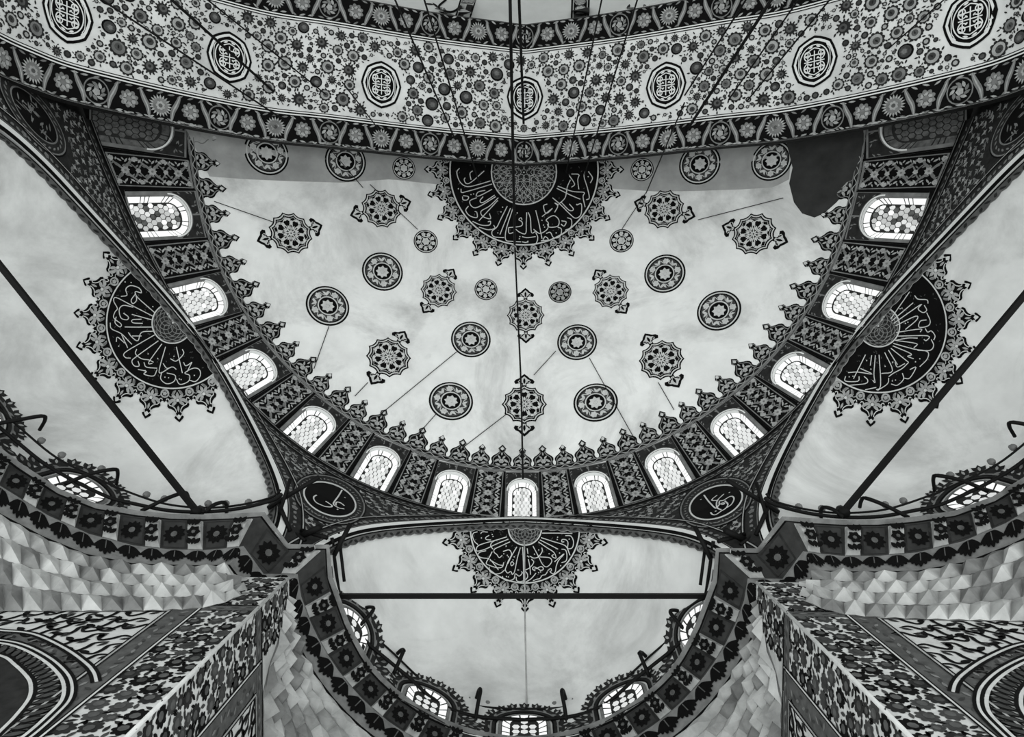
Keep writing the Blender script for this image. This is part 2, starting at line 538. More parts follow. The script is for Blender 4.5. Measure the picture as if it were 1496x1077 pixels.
DOT_DOME = [(215, 290), (240, 285), (515, 410), (500, 455), (680, 690), (675, 710), (755, 742), (890, 535), (905, 580), (915, 600), (1025, 655), (1220, 385), (1330, 120), (95, 235), (655, 465), (470, 655)]
TXT_C = [[(530, 170), (400, 210), (250, 250), (160, 285), (135, 325), (150, 355), (250, 330), (400, 260), (550, 200)], [(570, 235), (450, 290), (370, 330), (365, 370), (400, 400), (430, 440), (470, 410)],
         [(150, 105), (100, 120), (85, 160), (110, 230), (155, 270)], [(280, 110), (215, 105), (190, 130)], [(320, 210), (265, 205), (255, 180), (300, 150)], [(350, 330), (320, 290), (330, 250), (370, 220)],
         [(340, 360), (300, 440), (265, 500), (280, 530), (400, 570), (470, 560), (490, 500)], [(290, 450), (200, 440), (155, 410), (180, 370), (260, 350)], [(310, 460), (370, 530), (420, 600)],
         [(310, 470), (420, 530), (480, 540)], [(300, 560), (310, 620), (380, 650), (450, 640), (500, 600)], [(480, 360), (560, 340), (590, 400), (550, 480), (520, 560), (510, 600), (540, 640), (580, 620), (600, 660)],
         [(660, 300), (600, 400), (540, 520)], [(705, 310), (665, 450), (630, 620), (600, 660)], [(735, 300), (745, 500), (750, 780)], [(600, 490), (620, 520), (590, 545), (580, 510), (600, 490)],
         [(470, 680), (490, 720), (540, 740), (620, 715), (640, 650), (690, 680), (730, 640), (720, 620)], [(650, 690), (660, 740), (720, 750), (790, 710), (800, 660), (770, 620), (750, 640)],
         [(795, 320), (805, 390)], [(810, 460), (830, 560), (838, 660)], [(850, 460), (880, 500), (830, 570), (750, 610)], [(830, 420), (880, 445), (940, 430), (990, 360), (985, 310)],
         [(870, 290), (940, 420), (990, 520), (1040, 560), (1090, 530), (1115, 480), (1080, 440), (960, 430)], [(880, 590), (920, 580), (960, 560), (990, 560), (1005, 590), (970, 605), (930, 580), (880, 560), (865, 590), (900, 610)],
         [(780, 755), (850, 710), (910, 640)], [(870, 740), (920, 720), (960, 710), (990, 670), (1030, 660), (1060, 620)],
         [(1060, 610), (1100, 580), (1110, 610), (1090, 620), (1130, 650), (1160, 620), (1170, 560), (1200, 480), (1275, 390), (1210, 440), (1150, 495)],
         [(940, 235), (1050, 310), (1140, 370), (1170, 440), (1140, 440), (1115, 415), (1140, 400)], [(960, 210), (1080, 270), (1195, 330)], [(975, 180), (1130, 230), (1260, 270), (1310, 310), (1350, 410)],
         [(990, 122), (1200, 122), (1380, 125)], [(1290, 155), (1360, 160), (1395, 230), (1380, 310), (1320, 320), (1325, 250), (1300, 210), (1250, 205), (1245, 235), (1275, 235)], [(1240, 330), (1290, 340), (1310, 400), (1300, 480), (1240, 505)]]
DOT_C = [(340, 140), (350, 165), (200, 185), (520, 290), (625, 430), (610, 470), (535, 410), (550, 430), (490, 390), (525, 685), (550, 690), (675, 600), (800, 420), (815, 430), (890, 395), (945, 340), (1080, 390), (1215, 380), (1190, 175), (1185, 205), (1340, 200), (1230, 545), (255, 550), (945, 635), (970, 625)]
TXT_L = [[(460, 405), (320, 280), (300, 230), (350, 240), (330, 200), (260, 180), (220, 210), (230, 260), (180, 270)], [(300, 240), (310, 300), (280, 330), (265, 300), (300, 250)],
         [(445, 435), (260, 340), (140, 280), (120, 310), (150, 370), (130, 400), (120, 450), (180, 500), (170, 525), (130, 490), (140, 440)], [(435, 465), (270, 420)],
         [(280, 360), (200, 345), (165, 380), (180, 450), (230, 465), (240, 440), (200, 410)], [(360, 495), (280, 490), (275, 465), (350, 460)], [(435, 525), (320, 526), (210, 525)],
         [(445, 560), (350, 570), (320, 640), (270, 610), (240, 570)], [(270, 600), (350, 600)], [(90, 490), (100, 540), (180, 580), (240, 640), (270, 670)], [(185, 590), (235, 700)], [(140, 650), (150, 610), (210, 660)],
         [(460, 590), (340, 660), (210, 740), (215, 780), (260, 785)], [(490, 640), (310, 770), (270, 810), (290, 850), (330, 850), (320, 810)], [(310, 710), (300, 750), (350, 790), (410, 800), (450, 820)],
         [(520, 665), (410, 820), (440, 830)], [(370, 820), (390, 860), (480, 870)], [(550, 690), (500, 870), (510, 910), (600, 860), (640, 880)], [(320, 880), (370, 890), (390, 900), (370, 920), (450, 935), (480, 880)],
         [(640, 690), (690, 910)], [(690, 710), (700, 750), (640, 810), (590, 790)], [(520, 900), (510, 960), (560, 1000), (620, 980), (630, 930), (560, 910)],
         [(640, 960), (670, 1005), (740, 980), (750, 930), (710, 910), (780, 870), (830, 880), (840, 930), (800, 980), (750, 970)], [(700, 820), (720, 850), (770, 820)], [(730, 900), (770, 820)], [(530, 830), (560, 870), (600, 860)]]
DOT_L = [(215, 150), (265, 155), (405, 750), (485, 790), (160, 685), (575, 950), (545, 945), (665, 960), (680, 965), (790, 930), (620, 770), (380, 890), (445, 355)]
TXT_R = [[(500, 375), (575, 262), (650, 150)], [(510, 390), (595, 315), (680, 240)], [(525, 410), (740, 255), (720, 290), (760, 320), (790, 300), (770, 260)], [(540, 430), (700, 350), (710, 380), (620, 460)], [(545, 485), (740, 455), (740, 480)],
         [(550, 515), (800, 510), (790, 550), (770, 540)], [(540, 550), (640, 530), (720, 530)], [(540, 550), (710, 575), (690, 610)], [(525, 575), (690, 620), (800, 640), (800, 700), (740, 765)],
         [(520, 595), (670, 660), (640, 680), (690, 700)], [(505, 615), (650, 730)], [(485, 630), (560, 750)], [(455, 650), (520, 800), (430, 825)], [(410, 670), (425, 920), (390, 960)], [(380, 675), (370, 830), (380, 900), (360, 880)],
         [(350, 675), (340, 760)], [(300, 670), (205, 870)], [(160, 820), (240, 815), (355, 830), (260, 785)], [(140, 850), (140, 890), (240, 890), (250, 850)], [(290, 850), (320, 880), (300, 910), (170, 925)], [(300, 960), (390, 940)],
         [(490, 860), (480, 910), (400, 965)], [(490, 850), (530, 820), (600, 780), (650, 730)], [(510, 910), (560, 920), (610, 870), (600, 820)], [(610, 860), (660, 860), (710, 770), (660, 790)], [(690, 180), (720, 210), (790, 215), (800, 245)],
         [(790, 320), (820, 390), (800, 430), (730, 440), (740, 390), (790, 380)], [(780, 450), (800, 480), (830, 470), (860, 510), (850, 545)], [(830, 540), (850, 590), (820, 630), (720, 630)], [(540, 730), (560, 770), (620, 740)]]
DOT_R = [(575, 290), (590, 285), (640, 400), (620, 410), (520, 885), (545, 878), (460, 765), (520, 730), (740, 700), (705, 725), (345, 790), (310, 720), (170, 855), (200, 850), (665, 690)]

d = Deco(CAP)
kc_px = np.array([767., 257.])


def dome_conv(p): return CAP.hit(p)


medallion(d, plan_m(KC), 2.50, 3.34, 1.11, 24, strokes((655, 240), 6.504, TXT_DOME, KC, dome_conv, DOT_DOME), math.pi / 2, -math.pi / 2, 1.5 * math.pi, u=.0232)
d.build('crown_medallion', ceiling, 'black calligraphic medallion at the crown with a crest of palmettes')

# lobed medallions with finials ----------------------------------------------------
LOB = []
for i in range(13):                          # twelve cusps joined by hollow sides
    a = 2 * math.pi * i / 12
    if i < 12:
        LOB.append(polar(1.0, a)); LOB += [polar(r, a + f * math.pi / 6) for f, r in ((.25, .915), (.5, .89), (.75, .915))]
LOB = np.array(LOB)
FIN = [(.10, .88), (.10, 1.06), (.22, 1.10), (.40, 1.06), (.46, 1.18), (.38, 1.30), (.24, 1.36), (.16, 1.46), (0, 1.60)]
FIN = np.array(FIN + [(-a, b) for a, b in FIN[::-1][1:]])


def lobed(px, r, light='light'):
    uv = CAP.hit([px])[0]; th = math.atan2(uv[1] + AD, uv[0])
    d = Deco(CAP); m = CAP.local(uv, th - math.pi / 2, r)
    u = .022 / r
    for sgn in (1, -1):
        d.fill(m, FIN * [1, sgn], .010, 'ink'); d.fill(m, (FIN - [0, 1.2]) * [.62, .66 * sgn] + [0, 1.2 * sgn], .015, light); d.leaf(m, (0, sgn * 1.2), math.pi / 2, .34, .12, .022, 'ink')
        for a in (-1, 1): d.leaf(m, (a * .20, sgn * 1.18), a * .6 * sgn, .16, .07, .022, 'ink')
    d.star(m, LOB, .011, 'ink'); d.line(m, LOB * .90, 1.7 * u, .016, light, closed=True)
    d.line(m, LOB * .78, 1.0 * u, .016, 'pale', closed=True)
    for i in range(8):
        a = 2 * math.pi * i / 8
        d.line(m, [polar(t * .74, a + .55 * math.sin(t * 3.3)) for t in np.linspace(.05, 1, 9)], 1.25 * u, .018, light)
        d.line(m, [polar(t * .74, a - .55 * math.sin(t * 3.3)) for t in np.linspace(.05, 1, 9)], 1.25 * u, .018, light)
        d.leaf(m, polar(.50, a + math.pi / 8), a + math.pi / 8, .26, .16, .02, light)
        d.leaf(m, polar(.66, a), a + 1.1, .22, .12, .02, light); d.leaf(m, polar(.66, a + .2), a - 1.1, .22, .12, .02, light)
        d.leaf(m, polar(.28, a), a, .22, .1, .02, light)
    return d


LOBS = [((768, 461), .62, 'crowned by palmette tips, on the centre line just under the crown medallion'), ((766, 591), .70, 'on the centre line nearest the middle window'), ((641, 425), .60, 'left of the centre line, second row'),
        ((892, 426), .60, 'right of the centre line, second row'), ((568, 522), .70, 'low on the left slope'), ((966, 526), .70, 'low on the right slope'), ((557, 305), .66, 'high on the left beside the crown medallion'),
        ((970, 306), .66, 'high on the right beside the crown medallion'), ((425, 341), .68, 'farthest out on the left slope'), ((1101, 342), .68, 'farthest out on the right slope')]
for px, r, lab in LOBS: lobed(px, r).build('lobed_medallion', ceiling)


def roundel(px, r, kind=0):
    uv = CAP.hit([px])[0]; d = Deco(CAP); th = math.atan2(uv[1] + AD, uv[0]); m = CAP.local(uv, th - math.pi / 2, r); u = .022 / r
    lt = 'pale' if kind == 2 else 'light'
    d.ring(m, (0, 0), .01, 1, .011, 'ink', 40, 2)
    d.ring(m, (0, 0), .86, .92, .017, lt, 40)
    if r < .5:
        d.ring(m, (0, 0), .40, .46, .017, lt, 24)
        d.flower(m, (0, 0), .36, 6, .017, lt)
        for i in range(9):
            a = 2 * math.pi * i / 9; d.flower(m, polar(.63, a), .19, 5, .018, lt)
    else:
        d.ring(m, (0, 0), .48, .80, .013, 'dusk', 40)
        d.ring(m, (0, 0), .42, .475, .017, lt, 30)
        d.flower(m, (0, .02), .33, 8, .018, lt)
        for i in range(10):
            a = 2 * math.pi * i / 10
            if i % 2: d.flower(m, polar(.64, a), .17, 6, .018, lt)
            else:
                for s_ in (-1, 1): d.leaf(m, polar(.63, a + s_ * .1), a + s_ * .7, .3, .11, .018, lt)
            d.line(m, [polar(.64 + .1 * math.sin(t * 6.28), a + t * .63) for t in np.linspace(0, 1, 6)], 1.0 * u, .016, lt)
    return d


ROUND = [((622, 353), .40), ((908, 352), .40), ((710, 423), .38), ((818, 427), .38), ((559, 397), .66), ((971, 400), .66), ((688, 496), .64), ((843, 500), .64),
         ((479, 447), .67), ((1050, 454), .67), ((659, 586), .68), ((870, 588), .68), ((390, 224), .68), ((505, 236), .66), ((590, 246), .38), ((938, 248), .38), ((1022, 240), .66), ((1127, 235), .62)]
for i, (px, r) in enumerate(ROUND): roundel(px, r, 2 if i == 3 else 0).build('roundel', ceiling)

# grey damp patch at the edge of the half dome
d = Deco(CAP)
pp = [(1148, 205), (1158, 245), (1153, 268), (1160, 296), (1172, 312), (1190, 318), (1204, 312), (1222, 296), (1236, 280), (1250, 262), (1262, 225), (1262, 190), (1200, 190)]
d.fill(ident, CAP.hit(pp), .008, 'stain')
d.build('damp_patch', ceiling, 'dark grey bare plaster patch')
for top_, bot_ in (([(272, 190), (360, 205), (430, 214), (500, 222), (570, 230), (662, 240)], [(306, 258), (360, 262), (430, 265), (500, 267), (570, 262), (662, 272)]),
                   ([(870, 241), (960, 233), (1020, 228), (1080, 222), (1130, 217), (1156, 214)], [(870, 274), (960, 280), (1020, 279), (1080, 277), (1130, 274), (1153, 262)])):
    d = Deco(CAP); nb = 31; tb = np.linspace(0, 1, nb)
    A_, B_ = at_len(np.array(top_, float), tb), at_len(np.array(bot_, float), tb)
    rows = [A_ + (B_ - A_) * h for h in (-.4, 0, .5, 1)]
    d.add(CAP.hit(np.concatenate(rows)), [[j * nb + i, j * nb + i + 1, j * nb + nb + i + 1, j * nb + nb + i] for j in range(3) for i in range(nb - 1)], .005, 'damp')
    d.build('damp_band', ceiling)  # even mid-grey band laid along the dome's edge by the arch

# palmette crest over the windows -----------------------------------------------------
WIN_TH = [0, 11.35, 23.3, 35.6, 48.7, 62.4, 76.8, 91.0, 105.0]      # the windows stand a little wider apart toward the great arch
WIN_HALF = [2.95, 3.38, 3.45, 3.7, 4.0, 4.05, 4.25, 4.5]


def win_th(k):
    return math.copysign(float(np.interp(abs(k), range(9), WIN_TH)), k)


PB = [(-.33, .18), (-.31, .20), (-.28, .24), (-.27, .31), (-.30, .38), (-.295, .45), (-.25, .52), (-.17, .58), (-.10, .65), (-.065, .71), (-.12, .79), (0, .93)]
PB = np.array(PB + [(-a, b) for a, b in PB[::-1][1:]])
PB2 = PB * [.92, .94]
d = Deco(DOME)
for i in range(192):
    t0, t1 = -96 + i, -95 + i
    b = [1 - .19 / CAPL, 1.0]
    d.add(np.array([(t0, b[0]), (t1, b[0]), (t1, b[1]), (t0, b[1])]), [[0, 1, 2, 3]], .010, 'dark')
tt = np.linspace(-96, 96, 193)
d.line(ident, np.c_[tt, 0 * tt + 1 - .03 / CAPL], .05 / CAPL, .018, 'grey')
d.line(ident, np.c_[tt, 0 * tt + 1 - .17 / CAPL], .03 / CAPL, .018, 'grey')
tz = np.linspace(-96, 96, 960)
d.line(ident, np.c_[tz, 1 - (.10 + .04 * np.sin(tz * 2 * math.pi / 2.0)) / CAPL], .022 / CAPL, .017, 'pale')
d.build('crest_border', ceiling)
for i in range(-23, 24):
    t0 = win_th(i / 3)
    d = Deco(DOME); pal = PB if i % 2 else PB2

    def m(ab, t0=t0):
        ab = np.atleast_2d(np.asarray(ab, float))
        return np.c_[t0 + np.degrees(ab[:, 0] / (RHO1 - ab[:, 1] * .75)), 1 - ab[:, 1] / CAPL]
    d.fill(m, np.r_[pal, [(.33, .1), (-.33, .1)]], .011, 'ink')
    d.line(m, pal * [.80, .93], .026, .018, 'grey')
    for a in (-1, 1):
        d.leaf(m, (a * .13, .36), a * .9 + 1.57, .2, .08, .02, 'pale'); d.leaf(m, (a * .10, .22), a * .3, .16, .07, .02, 'pale')
        d.leaf(m, (a * .07, .48), 1.57 - a * .6, .15, .06, .02, 'pale')
    d.leaf(m, (0, .78), 1.57, .13, .10, .02, 'light'); d.leaf(m, (0, .60), 1.57, .13, .05, .02, 'pale')
    d.flower(m, (0, .34), .09, 6, .02, 'pale')
    d.build('palmette', ceiling)

# ------------------------------------------------------------------ window zone
HW, HT, Y0, YS, YR = .62, 1.70, .03, .98, .44   # window plate half width, height; opening bottom, spring, rise


def u_path(hw, y0, ys, yr, n=20):
    a = np.linspace(0, math.pi, n)
    return np.r_[[(hw, y0)], np.c_[hw * np.cos(a), ys + yr * np.sin(a) ** .92], [(-hw, y0)]]


def raw_mesh(name, V, Fs, mats, mids=None):
    me = bpy.data.meshes.new(name); me.from_pydata([tuple(map(float, v)) for v in V], [], Fs)
    for k in mats: me.materials.append(MATS[k])
    if mids is not None: me.polygons.foreach_set('material_index', mids)
    me.update(); return me


# plate with an arched opening and its reveal, built once and shared
out = [(-HW, 0), (HW, 0), (HW, HT), (-HW, HT)]
hole = u_path(.50, Y0, YS, YR)
tri = tessellate_polygon([[Vector((a, b, 0)) for a, b in out], [Vector((a, b, 0)) for a, b in hole]])
V = [(a, b, 0) for a, b in out] + [(a, b, 0) for a, b in hole]
Fs = [list(t) for t in tri]; n0, nh = 4, len(hole)
ms = [0] * len(Fs)
V += [(a, b, -.16) for a, b in hole]
for i in range(nh):
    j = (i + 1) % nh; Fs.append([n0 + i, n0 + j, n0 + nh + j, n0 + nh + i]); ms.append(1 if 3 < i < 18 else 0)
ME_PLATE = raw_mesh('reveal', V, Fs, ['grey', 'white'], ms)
# tracery plate behind the panes
V = [(a, b, -.14) for a, b in u_path(.52, 0, YS, YR + .03)]
ME_TRAC = raw_mesh('tracery', V, [list(range(len(V)))], ['lead'])
# dark spandrels and edge lines
V, Fs, ms = [], [], []


def addp(pts, z, k):
    n = len(V); V.extend([(a, b, z) for a, b in pts])
    for t in tessellate_polygon([[Vector((a, b, 0)) for a, b in pts]]): Fs.append([n + x for x in t]); ms.append(k)


arc = u_path(.54, YS, YS, YR + .06, 20)[1:-1]
for sg in (1, -1):
    half = [(a * sg, b) for a, b in (arc[:10] if True else arc)]
    addp([(.57 * sg, 1.66), (.57 * sg, YS + .1)] + [p for p in half if p[1] > YS + .1] + [(0.02 * sg, YS + YR + .06), (.02 * sg, 1.66)], .012, 0)
for sg in (1, -1): addp([(sg * .585, 0), (sg * HW, 0), (sg * HW, HT), (sg * .585, HT)], .014, 1)
rr = random.Random(5)
for _ in range(34):
    x = rr.uniform(-.54, .54); y = rr.uniform(1.15, 1.62)
    if (abs(x) / .56) ** 2 + (max(y - YS, 0) / (YR + .1)) ** 2 < 1.0: continue
    a = rr.uniform(0, 3.1); c, s_ = math.cos(a), math.sin(a)
    addp([(x + c * u - s_ * v, y + s_ * u + c * v) for u, v in ((-.05, 0), (0, .016), (.05, 0), (0, -.016))], .02, 2)
ME_SPAN = raw_mesh('spandrel', V, Fs, ['dark', 'ink', 'grey'], ms)
# rim of the arch
V = [(a, b, .02) for a, b in u_path(.50, YS, YS, YR)[1:-1]] + [(a, b, .02) for a, b in u_path(.535, YS, YS, YR + .035)[1:-1]]
n = len(V) // 2
ME_RIM = raw_mesh('arch_rim', V, [[i, i + 1, n + i + 1, n + i] for i in range(n - 1)], ['white'])
# panes: a border of long lights round a field of six-sided ones
PANES = []
bo, bi = u_path(.485, .035, YS, YR - .02, 40), u_path(.345, .035, YS, YR - .16, 40)
cuts = [0]
for L in (.12, .035, .035, .13, .035, .035, .10, .04, .10, .04, .10, .035, .035, .13, .035, .035, .12): cuts.append(cuts[-1] + L)
cuts = np.array(cuts) / cuts[-1]
for s0, s1 in zip(cuts[:-1], cuts[1:]):
    ss = np.linspace(s0 + .004, s1 - .004, 5)
    PANES.append((np.r_[at_len(bo, ss), at_len(bi, ss[::-1])], 'pane_white'))
inner = u_path(.325, .03, YS, YR - .18, 40)


def inside(p):
    x, y = p
    if abs(x) > .325 or y < .03: return False
    return y < YS or ((x / .325) ** 2 + ((y - YS) / (YR - .18)) ** 2) < 1


rr = random.Random(11)
for j in range(11):
    for i in range(-3, 4):
        cx = i * .135 + (.0675 if j % 2 else 0); cy = .09 + j * .117
        w, h = (.0635, .0635)
        if rr.random() < .3: w, h = .058, .058
        an = np.radians([0, 60, 120, 180, 240, 300]) + math.pi / 2
        P = np.c_[cx + w * 1.08 * np.cos(an), cy + h * 1.08 * np.sin(an)]
        if not inside((cx, cy)): continue
        while not all(inside(p) for p in P):
            bad = [k for k in range(6) if not inside(P[k])]
            for k in bad: P[k] += (np.array([0, .55]) - P[k]) * .08
        PANES.append((P, 'pane_pale' if rr.random() < .8 else ('pane_white' if rr.random() < .5 else 'pane_grey')))
ME_PANES = []
for P, k in PANES:
    n = len(P)
    V = [(a, b, -.115) for a, b in P] + [(a, b, -.14) for a, b in P]
    ME_PANES.append((raw_mesh('pane', V, [list(range(n))] + [[i, (i + 1) % n, n + (i + 1) % n, n + i] for i in range(n)], [k]), k))

ORD = ['middle', 'first', 'second', 'third', 'fourth', 'fifth', 'sixth', 'seventh']
for nwin, k in enumerate(range(-7, 8)):
    th = win_th(k)
    t_, b_ = f_polar(np.array([th, th]), np.array([1.0, 2.0]))
    ez_in = None
    ey = (t_ - b_) / HT
    ex = np.array([-math.cos(math.radians(th)), -math.sin(math.radians(th)), 0]) * -1
    wsc = (t_[0] ** 2 + (t_[1] + AD) ** 2) ** .5 * math.radians(WIN_HALF[abs(k)]) / HW * 1.03
    ex = ex * wsc
    en = np.cross(ex, ey); en /= np.linalg.norm(en)
    if en @ t_ > 0: ex = -ex; en = -en
    o = bpy.data.objects.new('window_%d' % (nwin + 1), ME_PLATE); C.objects.link(o)
    M4 = Matrix(np.c_[ex, ey, en, b_ + [0, 0, EYE]].tolist()).to_4x4() if False else Matrix(((ex[0], ey[0], en[0], b_[0]), (ex[1], ey[1], en[1], b_[1]), (ex[2], ey[2], en[2], b_[2] + EYE), (0, 0, 0, 1)))
    o.matrix_world = M4
    side = '' if k == 0 else (' to the left of the middle one' if k > 0 else ' to the right of the middle one')
    if abs(k) == 7: lab = 'unlit arched window under the great arch at the %s end of the row' % ('left' if k > 0 else 'right')
    elif k == 0: lab = 'bright arched window at the middle of the half dome row'
    else: lab = '%s bright arched window%s in the half dome row' % (ORD[abs(k)], side)
    tag(o, lab, 'window', 'windows round the foot of the half dome', 'structure')
    for nm, me in [('tracery', ME_TRAC), ('spandrel', ME_SPAN), ('arch_rim', ME_RIM)]:
        c = bpy.data.objects.new(nm, me); C.objects.link(c); c.parent = o
    rw = random.Random(k)
    for me, kk in ME_PANES:
        c = bpy.data.objects.new('pane', me); C.objects.link(c); c.parent = o
        nm = kk
        if abs(k) == 7: nm = 'pane_dark'
        elif abs(k) == 6 and kk != 'pane_white': nm = rw.choice(['pane_pale', 'pane_grey', 'pane_grey', 'pane_dark'])
        if nm != kk:
            c.material_slots[0].link = 'OBJECT'; c.material_slots[0].material = MATS[nm]

# panels between the windows
trim_1 = thing('trim_1', (0, -AD, Z2), 'band of dark arabesque panels between the half dome windows', 'trim', kind='structure')
for k in range(-8, 8):
    kk_ = min(abs(k), abs(k + 1)); e0, e1 = WIN_TH[kk_] + WIN_HALF[kk_], WIN_TH[kk_ + 1] - (WIN_HALF + [4.5])[kk_ + 1]
    c0 = math.copysign((e0 + e1) / 2, k + .5); HALFP = (e1 - e0) / 2
    d = Deco(DOME)

    def m(ab, c0=c0, HALFP=HALFP):
        ab = np.atleast_2d(np.asarray(ab, float))
        return np.c_[c0 + ab[:, 0] * HALFP, 2 - ab[:, 1]]
    # the panel's own wall
    us = np.linspace(-1.03, 1.03, 6); vs_ = np.linspace(-.02, 1, 5); g = np.array([(a, b) for a in us for b in vs_])
    d.add(m(g), [[i * 5 + j, i * 5 + j + 1, (i + 1) * 5 + j + 1, (i + 1) * 5 + j] for i in range(5) for j in range(4)], 0.0, 'ink')
    for e in (-1, 1): d.line(m, [(e * .86, .02), (e * .86, .98)], .06, .008, 'grey')
    for e in (.03, .97): d.line(m, [(-.86, e), (.86, e)], .03, .008, 'grey')
    tt = np.linspace(.05, .95, 40)
    for ph in (0, math.pi):
        d.line(m, np.c_[.78 * np.abs(((tt * 3 + ph / 6.2832 * 2) % 2) - 1) * 2 - .78, tt], .035, .010, 'grey')
        d.line(m, np.c_[.40 * np.sin(tt * 2 * math.pi * 3 + ph), tt], .022, .009, 'grey')
    def fm(cx, cy):                               # flowers drawn round in metres
        q0 = m([(cx, cy)])[0]; return DOME.local(q0)
    for cy in (1 / 6, 1 / 2, 5 / 6):
        L = fm(0, .02 + cy * .96); d.flower(L, (0, 0), .125, 8, .013, 'pale', 'grey')
    for cy in (.02, 1 / 3, 2 / 3, .98):
        for cx in (-.64, .64, 0):
            if cx == 0 and cy in (.02, .98): continue
            L = fm(cx, min(max(cy, .06), .94)); d.flower(L, (0, 0), .075, 5, .013, 'pale')
    for j in range(12):
        cy = .07 + j * .078
        for e in (-1, 1):
            L = fm(e * .55, cy)
            d.leaf(L, (0, 0), (.8 if j % 2 else -.8) * e, .15, .055, .012, 'pale'); d.leaf(L, (e * .05, .07), (-.5 if j % 2 else .5) * e, .10, .04, .012, 'pale')
            L = fm(e * .26, cy + .03)
            d.leaf(L, (0, 0), (.9 if j % 2 else -.9) * -e, .12, .05, .012, 'grey')
    d.build('panel', trim_1)
# closing wall behind the windows and panels
d = Deco(DOME)
for i in range(97):
    t0 = -97 + 2 * i
    d.add(np.array([(t0, .97), (t0 + 2, .97), (t0 + 2, 2.0), (t0, 2.0)]), [[0, 1, 2, 3]], -.5, 'dark')
d.build('backing', trim_1)

# ------------------------------------------------------------------ wall under the windows, cut by the apse arches
ths = np.r_[-90.4:-83:8j, -82.6:-27.8:120j, -27.6:-22.5:8j, -22.4:22.4:90j, 22.5:27.6:8j, 27.8:82.6:120j, 83:90.4:8j]
ws = np.linspace(0, 1, 12)
TH, WW = np.meshgrid(ths, ws, indexing='ij')
zb = wall_bottom(ths)[:, None]
P = f_wall(TH, zb + (Z2 - zb) * WW)
idx = np.arange(TH.size).reshape(TH.shape)
fs = np.stack([idx[:-1, :-1], idx[1:, :-1], idx[1:, 1:], idx[:-1, 1:]], -1).reshape(-1, 4)
wall_back = link('wall_back', P.reshape(-1, 3), fs.tolist(), ['dark'], smooth=True)
tag(wall_back, 'dark painted wall with calligraphy ovals between the apse arches and the windows', 'wall', kind='structure')


def arch_curve(key, off=0.0, n=160, lo=-1.0, hi=1.0):
    """points (theta, z) along an apse arch, pushed outward on the wall by off metres"""
    c, h, H = ARCHES[key]
    t = np.sin(np.linspace(lo, hi, n) * math.pi / 2)
    th = c + t * h; z = arch_z(key, th)
    x = (th - c) * math.pi / 180 * 10.7
    T = np.stack([np.gradient(x), np.gradient(z)], 1); T /= np.linalg.norm(T, axis=1, keepdims=True)
    x2, z2 = x - T[:, 1] * off, z + T[:, 0] * off
    return np.c_[c + np.degrees(x2 / 10.7), z2]


def band(d, key, o0, o1, off, k, lo=-1., hi=1., n=160):
    a, b = arch_curve(key, o0, n, lo, hi), arch_curve(key, o1, n, lo, hi)
    d.add(np.r_[a, b], [[i, i + 1, n + i + 1, n + i] for i in range(n - 1)], off, k)


def flecks(d, key, o0, o1, off, step, k, lo=-1., hi=1.):
    P = arch_curve(key, (o0 + o1) / 2, 400, lo, hi)
    S = np.r_[0, np.cumsum(np.hypot(np.diff(P[:, 0]) * .187, np.diff(P[:, 1])))]
    w = abs(o1 - o0)
    for i, s0 in enumerate(np.arange(step / 2, S[-1], step)):
        j = min(np.searchsorted(S, s0), 398)
        a = math.atan2(P[j + 1, 1] - P[j, 1], (P[j + 1, 0] - P[j, 0]) * .187)
        L = d.s.local(P[j], 0)
        s_ = 1 if i % 2 else -1
        if i % 4 == 0: d.flower(L, (0, 0), w * .3, 5, off, k)
        else: d.leaf(L, (0, 0), (a if L([(1, 0)])[0, 0] > P[j, 0] else math.pi - a) + s_ * .55, step * .8, w * .30, off, k)


def free_surface_wall(d):
    """arabesque in the spandrel triangles: paired leaves and stems away from the bands"""
    rr = random.Random(21)
    pts = []
    for _ in range(9000):
        th, z = rr.uniform(8, 90), rr.uniform(15, 19.5)
        ok = True
        for key in ARCHES:
            c, h, H = ARCHES[key]
            if abs(th - c) < h + 4.2:
                dd = abs(th - c) / (h + 3.6)
                if dd < 1 and z < 15 + (H + .62) * (1 - dd ** 1.75) ** .68: ok = False
        if not ok or z > 19.28: continue
        if ((th - 25.6) / 5.6) ** 2 + ((z - 17.65) / 1.02) ** 2 < 1: continue
        if ((th - 86.5) / 6.8) ** 2 + ((z - 17.0) / 1.15) ** 2 < 1: continue
        if any((th - a) ** 2 * .035 + (z - b) ** 2 < .026 for a, b in pts): continue
        pts.append((th, z))
    for i, p in enumerate(pts):
        L = d.s.local(p, 0); a = rr.choice((.6, 1.0, 2.1, 2.6)) + rr.uniform(-.2, .2)
        k = ('pale', 'pale', 'grey')[i % 3]
        d.leaf(L, (.05 * math.cos(a), .05 * math.sin(a)), a, .21, .075, .010, k); d.leaf(L, (-.04, .03), a + 1.5, .16, .06, .010, k)
        d.line(L, curve([(-.12, -.07), (0, .01), (.06, .13)], 3), .026, .009, 'grey')


